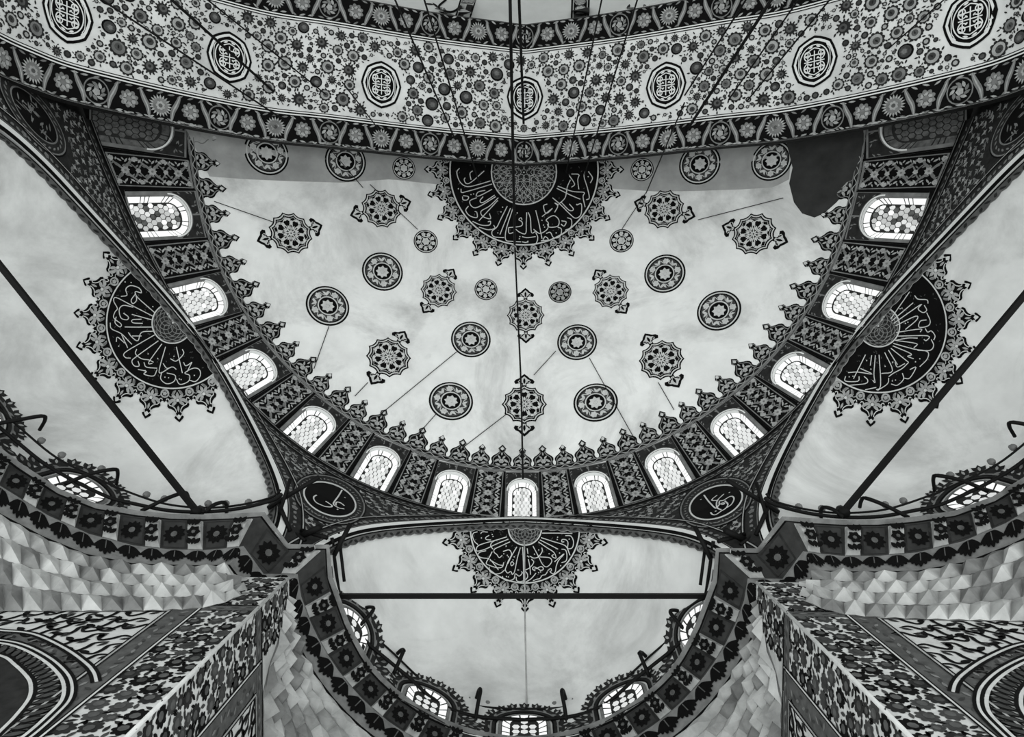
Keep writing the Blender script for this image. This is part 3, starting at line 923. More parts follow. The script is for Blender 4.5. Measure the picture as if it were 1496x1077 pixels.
OV = {1: ([[(340, 450), (275, 490), (270, 550), (330, 630), (450, 690), (560, 730), (690, 740), (720, 710), (640, 650), (560, 600)], [(960, 330), (870, 480), (770, 620), (755, 670), (790, 710), (900, 770), (1020, 790)],
           [(1020, 710), (940, 650), (850, 620), (815, 650), (815, 700)]], [(1030, 515), (855, 800)], (440, 700)),
      -1: ([[(430, 380), (560, 550), (690, 680), (740, 680), (810, 600), (900, 560), (920, 590), (850, 600)], [(910, 350), (760, 500), (735, 600), (760, 690), (850, 730)], [(750, 380), (640, 470), (640, 510), (770, 510)],
            [(930, 510), (1010, 590), (960, 690), (850, 760), (720, 850), (640, 850), (590, 800)], [(800, 590), (810, 520), (900, 500), (1050, 410), (1130, 410), (1155, 480), (1090, 600), (940, 700)]], [(715, 765), (1045, 310), (360, 490)], (1005, 700))}
for sx in (1, -1):
    W = WALLS[sx]
    # bands that follow the arches and the window sill
    d = Deco(W)
    for key, lo, hi in (('c', 0., 1.), ('s', -1., 1.)):
        for a, b, o, k in ((0, .05, .05, 'ink'), (.05, .20, .06, 'white'), (.20, .235, .055, 'ink'), (.235, .26, .05, 'grey'), (.26, .58, .012, 'dark'), (.58, .605, .03, 'ink'), (.605, .635, .03, 'pale'), (.635, .66, .03, 'ink')):
            band(d, key, a, b, o, k, lo, hi)
        flecks(d, key, .27, .57, .018, .17, 'grey', lo, hi)
    d.build('arch_moulding', wall_back)
    d = Deco(W); t = np.linspace(0, 90.2, 120)
    for z0, z1, o, k in ((19.82, 19.76, .05, 'ink'), (19.76, 19.71, .05, 'grey'), (19.71, 19.67, .05, 'ink'), (19.67, 19.40, .012, 'dark'), (19.40, 19.36, .03, 'grey'), (19.36, 19.32, .03, 'ink')):
        i = wall_bottom(t) < z0
        q = [(a, z) for a in t for z in (max(z0, 0), z1)]
        fcs = [[2 * j, 2 * j + 2, 2 * j + 3, 2 * j + 1] for j in range(len(t) - 1) if wall_bottom(t[j:j + 1])[0] < z1 - .45 or abs(t[j] - 25) < 9]
        d.add(np.array(q), fcs, o, k)
    for i, a in enumerate(np.arange(13, 90, 1.1)):
        if wall_bottom(np.array([a]))[0] > 18.9: continue
        L = W.local((a, 19.54), 0); d.leaf(L, (0, 0), .5 if i % 2 else -.5, .17, .07, .02, 'grey')
    free_surface_wall(d)
    for j in range(14): d.add(np.array([(84 + j, 13.), (85 + j, 13.), (85 + j, 20.4), (84 + j, 20.4)]), [[0, 1, 2, 3]], -.35, 'dark')
    d.build('arabesque', wall_back)
    # oval calligraphy
    lines, dots, org = OV[sx]
    def tow(p, sx=sx):
        p = np.asarray(p, float)
        return W.hit(p if sx == 1 else np.c_[2 * ZEN[0] + .5 - p[:, 0], p[:, 1]])
    d = Deco(W); an = np.linspace(0, 2 * math.pi, 48, endpoint=False); tl = math.radians(21)
    def ell(a_, b_, c=(481, 731)):
        return np.c_[c[0] + a_ * np.cos(an) * math.cos(tl) - b_ * np.sin(an) * math.sin(tl), c[1] + a_ * np.cos(an) * math.sin(tl) + b_ * np.sin(an) * math.cos(tl)]
    E = {k: W.hit(ell(*k)) for k in ((56, 35), (54, 33), (52, 31.5), (41, 23.5), (38.5, 21.5), (.5, .3), (20, 11))}
    def rg(k0, k1, off, k):
        a, b = E[k0], E[k1]; d.add(np.r_[a, b], [[i, (i + 1) % 48, 48 + (i + 1) % 48, 48 + i] for i in range(48)], off, k)
    rg((56, 35), (54, 33), .02, 'ink'); rg((54, 33), (52, 31.5), .025, 'grey'); rg((52, 31.5), (41, 23.5), .016, 'dark'); rg((41, 23.5), (38.5, 21.5), .03, 'light')
    rg((38.5, 21.5), (20, 11), .018, 'ink'); rg((20, 11), (.5, .3), .018, 'ink')
    R = W.hit(ell(46.5, 27.5))
    for i in range(48):
        L = W.local(R[i], 0); d.leaf(L, (0, 0), i * .9, .12, .05, .022, 'grey')
    for l in lines:
        c = curve(tow([(org[0] + x / 16.57, org[1] + y / 16.57) for x, y in l]), 5)
        L = W.local(c.mean(0)); J = 1
        ctr = c.mean(0); sc_ = np.array([10.7 * math.pi / 180, 1.0])
        d.line(lambda p: np.atleast_2d(p) / sc_ + ctr, (c - ctr) * sc_, .036, .075, 'light')
    for p in dots:
        uv = tow([(org[0] + p[0] / 16.57, org[1] + p[1] / 16.57)])[0]; d.leaf(W.local(uv), (0, 0), .7, .05, .05, .075, 'light')
    d.build('calligraphy_oval', wall_back, 'black oval with pale brushed lettering')
    # large roundel by the great arch
    d = Deco(W); m = W.local((86.5, 17.0), 0)
    for r0, r1, o, k in ((1.02, .98, .02, 'ink'), (.98, .94, .025, 'grey'), (.94, .70, .016, 'dark'), (.70, .66, .03, 'grey'), (.66, .02, .018, 'ink')): d.ring(m, (0, 0), r1, r0, o, k, 40, 2)
    for i in range(26): d.leaf(m, polar(.82, i * .2417), i * .2417 + 1.2, .16, .06, .022, 'grey')
    ro = random.Random(8)
    for i in range(34): d.leaf(m, polar(ro.uniform(.08, .58), ro.uniform(0, 6.28)), ro.choice((.5, .9, 2.2)), ro.uniform(.15, .34), .05, .022, 'grey')
    d.build('roundel', wall_back)

# ------------------------------------------------------------------ cornice of the gallery, traced in stations (inner lip, coffer foot, leaf foot)
ST = [((-130, 520), (-170, 545), (-180, 570)), ((-60, 608), (-95, 640), (-110, 676)), ((0, 664), (-22, 696), (-40, 722)), ((26, 684), (10, 716), (0, 750)), ((84, 722), (70, 753), (62, 783)), ((140, 744), (130, 780), (125, 809)),
      ((200, 754), (195, 797), (193, 823)), ((250, 759), (246, 802.5), (243, 825)), ((300, 760), (297, 804), (292, 826)), ((350, 758), (333, 801), (318, 825.5)), ((382, 755), (356, 798), (335.6, 825)), ((418, 802.5), (385, 838.5), (363.5, 861.5)),
      ((476, 802.5), (435, 839), (413.6, 861.5)), ((478, 845), (440, 871.5), (422, 908))]
CORN = [ST[10], ST[11], ST[12]]
cx, cy = 767., 785.
for a in np.linspace(158, 90, 16):
    ca, sa = math.cos(math.radians(a)), math.sin(math.radians(a))
    k = max(0, (a - 140) / 18.)
    ST.append(((cx + (299 - 4 * k) * ca, cy + (299 - 4 * k) * sa - 8 * k), (cx + (335 + 4 * k) * ca, cy + 335 * sa - 4 * k), (cx + 365 * ca, cy + 365 * sa)))
ST = np.array(ST, float)
# right half is the mirror image
Zs = (15.0, 14.45, 13.95)
R3 = [at(ST[:, i], Zs[i]) for i in range(3)]
lip = at(ST[:, 0], 15.0)
cen = np.array([0, -2.0, 15.0])


def in_lip(P, dist):
    """move the lip toward the open middle of the hall"""
    T = np.gradient(P[:, :2], axis=0); T /= np.linalg.norm(T, axis=1, keepdims=True)
    N = np.c_[T[:, 1], -T[:, 0]]
    s = np.sign(((cen[:2] - P[:, :2]) * N).sum(1))[:, None]
    r = P.copy(); r[:, :2] += N * dist; return r


# the path turns left at the pier, so the inner side is always on the same hand
lip_in = in_lip(lip, .11)
full = lambda P: np.r_[P, mx(P[::-1][1:], -1)]
cornice = thing('gallery_cornice', (0, 7.6, 15), 'bracketed gallery cornice with carved rosettes winding under the three apses', 'cornice')


def strip(name, A, B, k, parent, label=None):
    A, B = full(A), full(B); n = len(A)
    o = link(name, np.r_[A, B], [[i, i + 1, n + i + 1, n + i] for i in range(n - 1)], [k], parent)
    return o


dz = np.array([0, 0, 1.])
strip('fascia', lip_in + dz * .02, lip, 'grey', cornice)
strip('ledge', lip_in + dz * .02, lip + (R3[1] - lip) * [2.6, 2.6, 0] + dz * .02, 'grey', cornice)
strip('fillet', in_lip(lip, .015) - dz * .0, lip - dz * .06, 'ink', cornice)
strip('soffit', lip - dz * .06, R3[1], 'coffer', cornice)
LS = np.r_[ST[:, 1]]
up = .10
strip('bead', R3[1], R3[1] + (R3[2] - R3[1]) * .10, 'grey', cornice)
strip('leaf_band', R3[1] + (R3[2] - R3[1]) * .10, R3[2], 'grey', cornice)
low = R3[2] - dz * .09
strip('fillet', R3[2], low + (R3[2] - R3[1]) * .05, 'ink', cornice)


def station(seq, i, w=0.0):
    """point on the soffit (w 0 lip .. 1 foot) or leaf band (w 1 .. 2) at running index i"""
    i = np.asarray(i, float); j = np.clip(np.floor(i).astype(int), 0, len(ST) - 2); f = (i - j)[..., None]
    L = [X[j] * (1 - f) + X[j + 1] * f for X in (lip - dz * .06, R3[1], R3[2])]
    w = np.asarray(w, float)[..., None]
    return np.where(w <= 1, L[0] + (L[1] - L[0]) * np.clip(w, 0, 1), L[1] + (L[2] - L[1]) * np.clip(w - 1, 0, 1))


CS = {s: Surf(lambda u, w: station(0, u, w), (0, len(ST) - 1), (0, 2), s) for s in (1, -1)}
S_ = np.r_[0, np.cumsum(np.linalg.norm(np.diff((lip + R3[1]) / 2, axis=0), axis=1))]


def run_to_u(s): return np.interp(s, S_, np.arange(len(S_)))


def rosette(sx, s, wide):
    W = CS[sx]; d = Deco(W); h = wide / 2
    g = lambda p: np.c_[run_to_u(s + np.atleast_2d(p)[:, 0]), np.atleast_2d(p)[:, 1]]
    d.line(g, [(-h * .95, .06), (h * .95, .06), (h * .95, .95), (-h * .95, .95)], .05, .012, 'dark', closed=True)
    L = W.local((run_to_u(s), .5), 0)
    r = min(.25, h * .88)
    for i in range(11):
        a = 2 * math.pi * i / 11; d.leaf(L, polar(r * .66, a), a, r * .70, r * .46, .02, 'ink')
    d.disc(L, (0, 0), r * .30, .03, 'mid', 10); d.ring(L, (0, 0), r * .30, r * .36, .032, 'ink', 12)
    d.build('rosette', cornice)


def console(sx, s, wide):
    """carved block standing out between two coffers"""
    W = CS[sx]; h = wide / 2
    n = 7; pr = [.02, .10, .13, .11, .07, .10, .02]; ww = np.linspace(.04, .99, n)
    V, off = [], []
    for w, o in zip(ww, pr):
        for a, oo in ((-h, 0.), (-h * .86, o), (h * .86, o), (h, 0.)): V.append((run_to_u(s + a), w)); off.append(oo)
    P = W.ev(np.array(V), np.array(off)); fs = []
    for i in range(n - 1):
        for j in range(3): fs.append([4 * i + j, 4 * i + j + 1, 4 * i + 5 + j, 4 * i + 4 + j])
    fs += [[0, 1, 2, 3], [4 * n - 4 + j for j in range(4)]]
    o = link('console', P, fs, ['pale'], cornice)
    d = Deco(W)
    for w, k in ((.20, 3), (.52, 5), (.84, 3)):
        L = W.local((run_to_u(s), w), 0)
        if k == 5: d.flower(L, (0, 0), h * .98, 6, .155, 'ink', 'mid')
        else:
            for a in (-.9, 0, .9): d.leaf(L, (a * h * .62, 0), a * .5 + 1.57, .17, h * .72, .16, 'ink')
    if d.uv:
        P2 = d.s.ev(np.concatenate(d.uv), np.concatenate(d.off))
        link('carving', P2, d.f, d.mats, o, d.m)


def leafclump(sx, s, wide):
    W = CS[sx]; d = Deco(W); h = wide / 2
    g = lambda p: np.c_[run_to_u(s + np.atleast_2d(p)[:, 0]), np.atleast_2d(p)[:, 1] / .6]
    for i in range(7):
        a = (i - 3) * .36; l = .40 - .035 * abs(i - 3)
        d.line(g, curve([((i - 3) * .022, .67), (math.sin(a) * h * .75, .67 + l * .55), (math.sin(a) * h * 1.2, .67 + l * (1.15 - .05 * abs(i - 3) ** 1.6))], 3), .115, .014 + .004 * (3 - abs(i - 3)), 'ink', taper=True)
    d.line(g, [(0, .70), (0, .95)], .02, .034, 'mid')
    d.build('acanthus_leaf', cornice)


# spacing along the run: the pier's corners keep their own coffers
sc = [S_[10], S_[11], S_[12]]
pos = []
left = list(np.arange(sc[0] - .72, S_[2] - 1.2, -.86))
right = list(np.arange(sc[2] + .50, S_[-1] + .2, .80))
for sx in (1, -1):
    for s in left: rosette(sx, s, .50)
    for s in left: console(sx, s + .43 if s != left[0] else s + .45, .30)
    rosette(sx, (sc[0] + sc[1]) / 2 + .16, .62); rosette(sx, sc[1] + .25, .01) if False else None
    console(sx, sc[2] - .22, .32)
    for s in right:
        if sx == -1 and s > S_[-1] - .2: continue
        rosette(sx, s, .46)
        if s + .40 < S_[-1] + .1: console(sx, s + .40, .28)
    for s in np.arange(S_[2] - 1.0, S_[-1], .46): leafclump(sx, s, .44)

# ------------------------------------------------------------------ the three apse half domes
RIM_Z = 14.95
capC = np.array([(cx - ZEN[0]) / F * RIM_Z, 3.84])


def apse_surface(key, sx):
    c, h, H = ARCHES[key]

    def A(lam):
        t = np.sin((np.clip(lam, 0, 1) * 2 - 1) * math.pi / 2); th = c + t * h
        return f_wall(th, np.maximum(arch_z(key, th), 15.0))

    if key == 'c':
        def B(lam):
            a = np.radians(-87 + 174 * (1 - lam)); r = 4.25
            return np.stack([r * np.sin(a), 3.84 + r * np.cos(a), RIM_Z + 0 * a], -1)
    else:
        def B(lam):
            a = np.radians(-13 + 131 * lam); r = 6.31
            return np.stack([-6.95 - r * np.sin(a), -2.46 + r * np.cos(a), RIM_Z + 0 * a], -1)

    def f(lam, t):
        lam = np.asarray(lam, float); t = np.asarray(t, float)
        a, b = A(lam), B(lam); g = np.sin(t * math.pi / 2)[..., None]; hh = np.cos(t * math.pi / 2)[..., None] ** .92 if False else np.cos(np.clip(t, -.2, 1.1) * math.pi / 2)[..., None]
        xy = a[..., :2] + (b[..., :2] - a[..., :2]) * g
        z = b[..., 2:] + (a[..., 2:] - b[..., 2:]) * hh
        return np.concatenate([xy, z], -1)
    return Surf(f, (0.0, 1.0), (-.02, 1.0), sx, cull=lambda uv: (uv[:, 1] < -.004) | (uv[:, 0] < 0) | (uv[:, 0] > 1))


APSE = [('c', 1, (767., 772.), 81., 124., 25., 18, TXT_C, DOT_C, (680, 765), 8.8, 'central', 'small half dome straight ahead over the middle apse with a dark tie bar across it', (0., math.pi), math.pi / 2),
        ('s', 1, (252., 472.), 97., 146., 30., 18, TXT_L, DOT_L, (145, 385), 5.667, 'left', 'small half dome over the left apse with a crested black medallion', (.62, 3.85), 1.5),
        ('s', -1, (252., 472.), 97., 146., 30., 18, TXT_R, DOT_R, (1205, 395), 5.667, 'right', 'small half dome over the right apse with a crested black medallion', (.62, 3.85), 1.5)]
NW = 15
for key, sx, c, R, Rt, rk, nt, T, D_, org, sc_, nm, lab, (a0, a1), ph in APSE:
    A_ = apse_surface(key, sx)
    ls = (np.sin(np.linspace(-1, 1, 80) * math.pi / 2) * .5 + .5) if False else np.linspace(0, 1, 90)
    o = A_.grid('half_dome', ls, np.linspace(0, 1, 40), ['plaster_apse'])
    tag(o, lab, 'half dome', 'small half domes of the apses', 'structure')

    def conv(p, sx=sx):
        p = np.asarray(p, float)
        return p if sx == 1 else np.c_[2 * ZEN[0] + .5 - p[:, 0], p[:, 1]]
    m = lambda p, A_=A_, c=c: A_.hit(np.atleast_2d(p) + np.array(c))
    d = Deco(A_)
    medallion(d, m, R, Rt, rk, nt, strokes(org, sc_, T, np.array(c), conv, D_), ph, a0 - .3, a1 + .3, u=1.0, knot=1)
    d.build('calligraphic_medallion', o, 'black medallion lettered in pale script with a pointed crest')
    # painted leaf edge along the arch
    d = Deco(A_); n = 140; l = np.linspace(.004, .996, n)
    wv = .055 + .004 * np.sin(np.arange(n) * 2.1)
    # width measured in metres along the section
    sec = np.linalg.norm(A_.p(np.c_[l, 0 * l + .05]) - A_.p(np.c_[l, 0 * l]), axis=1) / .05
    t1 = np.clip((.19 + .02 * np.sin(np.arange(n) * 2.1)) / np.maximum(sec, .8), 0, .3); t2 = np.clip(.03 / np.maximum(sec, .8), 0, .1)
    for lo_, hi_, k, o_ in ((0 * t1, t1, 'mid', .07), (0 * t1, t2, 'ink', .075), (t1 - t2 * .4, t1, 'pale', .075)):
        d.add(np.r_[np.c_[l, lo_], np.c_[l, hi_]], [[i, i + 1, n + i + 1, n + i] for i in range(n - 1)], o_, k)
    for i in range(2, n - 2, 2):
        L = A_.local((l[i], t1[i] * .55)); d.leaf(L, (0, 0), .4 if i % 4 else -.4, .17, .07, .08, 'dark')
    d.build('leaf_edge', o)
    # windows at the foot of the half dome
    wins = [((766, 1052), .47, 'middle'), ((622, 1026), .47, 'left'), ((912, 1024), .47, 'right'), ((511, 922), .47, 'far left'), ((1021, 920), .47, 'far right')] if key == 'c' else [((122, 716), .56, 'nearer'), ((-18, 596), .56, 'farther')]
    for px, hw, wn in wins:
        uv = A_.hit([px])[0]
        loc0 = A_.local((uv[0], .93), 0)
        base = A_.p(np.array([[uv[0], 1.0]]))[0]
        # local metres: a along the foot, b up from it
        Ls = np.linspace(.55, 1.0, 200); col = A_.p(np.c_[np.full(200, uv[0]), Ls]); hgt = np.r_[np.cumsum(np.linalg.norm(np.diff(col, axis=0), axis=1)[::-1])[::-1], 0]
        ft = A_.p(np.c_[np.linspace(0, 1, 400), np.ones(400)]); run = np.r_[0, np.cumsum(np.linalg.norm(np.diff(ft, axis=0), axis=1))]
        r0 = np.interp(uv[0], np.linspace(0, 1, 400), run)

        B0 = .0 if key == 'c' else .26

        def wm(ab, Ls=Ls, hgt=hgt, run=run, r0=r0, B0=B0):
            ab = np.atleast_2d(np.asarray(ab, float))
            return np.c_[np.interp(r0 + ab[:, 0], run, np.linspace(0, 1, 400)), np.interp(ab[:, 1] + B0, hgt[::-1], Ls[::-1])]
        k_ = hw / .47
        NW += 1
        d = Deco(A_)
        ar = lambda h_, y0, ys, yr, n=17: np.array(u_path(h_ * k_, y0, ys * k_, yr * k_, n))
        d.star(wm, ar(.56, .02, .55, .40), .03, 'grey', 4)
        d.star(wm, ar(.49, .02, .55, .34), .045, 'lead', 4)
        if nm == 'central': lw = wn + ' arched window low in the middle apse behind the rail'
        else: lw = wn + ' arched window low in the ' + nm + ' apse behind the rail'
        w_o = d.build('window_%d' % NW); tag(w_o, lw, 'window', 'arched windows low in the apses', 'structure')
        # panes
        bo_, bi_ = ar(.475, .05, .55, .325, 31), ar(.31, .05, .55, .19, 31)
        for s0 in np.linspace(0, 1, 12)[:-1]:
            ss = np.linspace(s0 + .008, s0 + 1 / 11 - .008, 4); dd = Deco(A_)
            dd.fill(wm, np.r_[at_len(bo_, ss), at_len(bi_, ss[::-1])], .06, 'pane_white'); dd.build('pane', w_o)
        for j in range(4):
            for i in (-1, 0, 1):
                x, y = (i * .18 + (.0)) * k_, (.10 + j * .18) * k_
                if j == 3 and i != 0: continue
                dd = Deco(A_); an = np.radians(np.arange(0, 360, 60) + (0 if i else 30))
                dd.fill(wm, np.c_[x + .085 * k_ * np.cos(an), y + .085 * k_ * np.sin(an)], .06, 'pane_pale'); dd.build('pane', w_o)
        # painted crown of leaves round the window
        d = Deco(A_)
        bands = [(ar(.60, .0, .55, .44, 25), ar(.86, .0, .55, .66, 25), 'dark', .012), (ar(.70, 0, .55, .53, 25), ar(.735, 0, .55, .56, 25), 'grey', .03), (ar(.60, 0, .55, .44, 25), ar(.63, 0, .55, .465, 25), 'ink', .03)]
        for a, b, k, o_ in bands:
            n = len(a); d.add(wm(np.r_[a, b]), [[i, i + 1, n + i + 1, n + i] for i in range(n - 1)], o_, k)
        path = ar(.84, .0, .55, .64, 61); pin = ar(.66, .0, .55, .5, 61)
        for i, s0 in enumerate(np.linspace(.06, .94, 13)):
            p = at_len(path, np.array([s0]))[0]; q_ = at_len(pin, np.array([s0]))[0]; a = math.atan2(*(p - q_)[::-1])
            for b_ in (-.75, 0, .75): d.leaf(wm, p + polar(.07 * k_, a + b_), a + b_, .20 * k_, .11 * k_, .02, 'dark')
            d.leaf(wm, p + polar(.05 * k_, a), a, .12 * k_, .05 * k_, .03, 'pale')
            q2 = (p + q_) / 2
            d.leaf(wm, q2, a + (1 if i % 2 else -1), .15 * k_, .06 * k_, .03, 'grey')
        for e in (-1, 1):
            for j in range(3): d.leaf(wm, ((.95 + .09 * j) * e * k_, (.30 + .14 * (j % 2)) * k_), .4 * e, .3 * k_, .16 * k_, .018, 'dark'); d.leaf(wm, ((.95 + .09 * j) * e * k_, (.30 + .14 * (j % 2)) * k_), .4 * e, .15 * k_, .05 * k_, .03, 'grey')
        d.build('window_crown', o)

# ------------------------------------------------------------------ great pointed arch in front of the half dome
YA, YF = -5.91, -10.36                     # near and far edge of its soffit
prof = []
for px in [(485, 214), (401, 206), (325, 194), (250, 180), (173, 164), (100, 147), (50, 130), (0, 110)]:
    q = Q([px])[0]; z = YA / q[1]; prof.append((-q[0] * z, z))
prof = [(0.0, 24.02), (2.9, 23.1)] + prof
prof = [p for i, p in enumerate(prof)] + [(11.55, 14.6), (11.62, 12.0), (11.62, 8.0)]
prof = curve(prof, 8)
AS = np.r_[0, np.cumsum(np.linalg.norm(np.diff(prof, axis=0), axis=1))]


def arch_xz(t):
    a = np.abs(t); return -np.sign(t) * np.interp(a, AS, prof[:, 0]), np.interp(a, AS, prof[:, 1])


def f_soffit(t, y):
    x, z = arch_xz(np.asarray(t, float)); return np.stack([x, np.asarray(y, float) + 0 * x, z + 0 * x], -1)


SOF = Surf(f_soffit, (-17.5, 17.5), (YF, YA))
TT = np.r_[-AS[::-1], AS[1:]]
great_arch = SOF.grid('great_arch', TT, np.linspace(YA, YF, 6), ['soffit'])
tag(great_arch, 'broad pointed great arch with a flower painted soffit running across the top', 'arch', kind='structure')
# thickness toward the half dome: a narrow dark lip, then the back of the rib
x, z = arch_xz(TT); P0 = np.stack([x, 0 * x + YA, z], 1)
Tn = np.gradient(np.stack([x, z], 1), axis=0); Tn /= np.linalg.norm(Tn, axis=1, keepdims=True)
Nn = np.stack([Tn[:, 1], -Tn[:, 0]], 1); Nn *= np.sign((Nn * np.stack([x * .4 + 1e-6 * x, z * 0 + 6], 1)).sum(1))[:, None]
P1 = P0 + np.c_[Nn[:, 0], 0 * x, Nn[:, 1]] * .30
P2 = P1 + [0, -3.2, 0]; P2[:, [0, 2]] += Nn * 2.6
n = len(P0)
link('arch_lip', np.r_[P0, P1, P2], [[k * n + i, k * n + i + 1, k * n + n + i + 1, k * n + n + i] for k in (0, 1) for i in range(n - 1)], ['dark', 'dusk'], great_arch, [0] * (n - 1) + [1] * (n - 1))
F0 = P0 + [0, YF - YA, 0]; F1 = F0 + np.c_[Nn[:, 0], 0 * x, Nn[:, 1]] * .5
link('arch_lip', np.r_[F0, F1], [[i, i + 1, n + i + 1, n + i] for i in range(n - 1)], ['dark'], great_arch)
# borders
d = Deco(SOF); t = np.linspace(-17, 17, 240)


def along(y0, y1, off, k):
    d.add(np.r_[np.c_[t, 0 * t + y0], np.c_[t, 0 * t + y1]], [[i, i + 1, 240 + i + 1, 240 + i] for i in range(239)], off, k)


BW = .80
for e0, sg in ((YA, -1), (YF, 1)):
    along(e0, e0 + sg * BW, .012, 'ink')
    along(e0 + sg * (BW), e0 + sg * (BW + .035), .014, 'white'); along(e0 + sg * (BW + .035), e0 + sg * (BW + .075), .016, 'ink')
    along(e0 + sg * (BW + .075), e0 + sg * (BW + .11), .018, 'white'); along(e0 + sg * (BW + .11), e0 + sg * (BW + .135), .014, 'ink')
    along(e0 + sg * .0, e0 + sg * .035, .02, 'dusk')
d.build('border_lines', great_arch)
PITCH = .765
rr = random.Random(4)
for e0, sg in ((YA, -1), (YF, 1)):
    yc = e0 + sg * (BW * .5)
    for k in range(-20, 21):
        t0 = k * PITCH; d = Deco(SOF); m = lambda ab, t0=t0: np.c_[t0 + np.atleast_2d(ab)[:, 0], yc + np.atleast_2d(ab)[:, 1]]
        ty = k % 4; mir = 1 if k >= 0 else -1
        if ty == 0:
            d.ring(m, (0, 0), .27, .30, .016, 'grey', 20, sy=1.1)
            for i in range(9): d.leaf(m, polar(.17, i * .698), i * .698 + .8, .17, .085, .018, 'pale' if i % 3 == 0 else 'grey')
            d.leaf(m, (0, -.02), 1.57, .34, .12, .02, 'grey'); d.flower(m, (0, .02), .10, 5, .022, 'pale')
        elif ty == 2:
            for i in range(20): d.leaf(m, polar(.20, i * .314), i * .314, .19, .055, .016, 'pale')
            d.disc(m, (0, 0), .19, .018, 'grey', 16); d.scallop(m, (0, 0), .12, 7, .020, 'pale'); d.disc(m, (0, 0), .055, .022, 'mid', 8)
        else:
            d.scallop(m, (0, 0), .235, 9, .016, 'grey'); d.scallop(m, (0, .01), .17, 7, .018, 'pale'); d.disc(m, (0, 0), .085, .020, 'grey', 8)
            for i in range(6): d.leaf(m, polar(.11, i * 1.05), i * 1.05, .12, .03, .021, 'mid')
        # slanting leaf between this flower and the next
        s_ = (1 if (k % 2 == 0) else -1) * (1 if k >= 0 else -1)
        pts = [(.5 * PITCH - s_ * .11, -sg * .36), (.5 * PITCH - s_ * .07, -sg * .10), (.5 * PITCH + s_ * .03, sg * .12), (.5 * PITCH + s_ * .12, sg * .36)]
        d.line(m, curve(pts, 5), .13, .017, 'grey', taper=True); d.line(m, curve(pts, 5), .035, .02, 'pale', taper=True)
        for a, b in ((-.24, .33), (.24, .33), (-.27, -.33), (.27, -.33), (0, .34), (0, -.34)):
            d.leaf(m, (a, b), rr.uniform(-.6, .6), .19, .055, .016, 'pale' if rr.random() < .35 else 'grey')
        d.build('border_flower', great_arch)
# pale fringe along the broken edge of the lip
d = Deco(SOF)
for i in range(260):
    tq = rr.uniform(-16, 16); m = lambda ab, tq=tq: np.c_[tq + np.atleast_2d(ab)[:, 0], YA - .05 + np.atleast_2d(ab)[:, 1]]
    d.leaf(m, (0, rr.uniform(-.03, .02)), rr.uniform(-.3, .3), rr.uniform(.06, .2), .035, .024, 'pale')
d.build('fringe', great_arch)['kind'] = 'stuff'

# cartouches
CART = [((97, 20), 'leftmost'), ((335, 84), ''), ((557, 124), ''), ((767, 144), ''), ((973, 125), ''), ((1190, 90), ''), ((1418, 28), '')]
cuv = np.array([SOF.hit([c[0]])[0] for c in CART])
OCT = np.array([polar(1, math.pi / 2 + i * math.pi / 4 + f * math.pi / 4) * (1 - .045 * math.sin(f * math.pi)) for i in range(8) for f in (0, .33, .66)])
OCT[:, 1] *= 1.16
for uv in cuv:
    d = Deco(SOF); m = lambda ab, uv=uv: uv + np.atleast_2d(np.asarray(ab, float)) * .615
    d.star(m, OCT, .014, 'ink', 2); d.star(m, OCT * .90, .017, 'white', 2); d.star(m, OCT * .80, .020, 'ink', 2)
    R_ = np.array([polar(1, a) for a in np.linspace(0, 2 * math.pi, 36, endpoint=False)]) * [.62, .74]
    d.line(m, R_, .045, .026, 'white', closed=True)
    for g in (-.28, 0, .28):
        d.line(m, [(g, b) for b in np.linspace(-.48, .48, 5)], .045, .026, 'white'); d.line(m, [(b, g) for b in np.linspace(-.44, .44, 5)], .045, .026, 'white')
    for a in (-1, 1):
        for b in (-1, 1):
            d.ring(m, (a * .30, b * .34), .10, .145, .027, 'white', 12)
            d.line(m, curve([(a * .14, b * .14), (a * .34, b * .08), (a * .44, b * .30), (a * .22, b * .50), (0, b * .60)], 4), .045, .026, 'white')
            d.line(m, curve([(a * .56, b * .56), (a * .66, b * .36), (a * .68, 0)], 4), .03, .026, 'white')
            d.leaf(m, (a * .16, b * .64), a * b * -.4, .22, .09, .026, 'white'); d.leaf(m, (a * .56, b * .62), -.9 * a * b, .2, .07, .026, 'white')
            d.leaf(m, (a * .14, b * .14), .78 * a * b, .14, .08, .026, 'white')
    d.build('cartouche', great_arch)

# flowers of the soffit
rf = random.Random(12)
y0, y1 = YF + BW + .22, YA - BW - .22
taken = []


def free(tq, y, r):
    for c in cuv:
        if ((tq - c[0]) / (.72 + r)) ** 2 + ((y - c[1]) / (.80 + r)) ** 2 < 1: return False
    for a, b, q_ in taken:
        if abs(a - tq) < 1 and (a - tq) ** 2 + (b - y) ** 2 < (r + q_) ** 2: return False
    return True


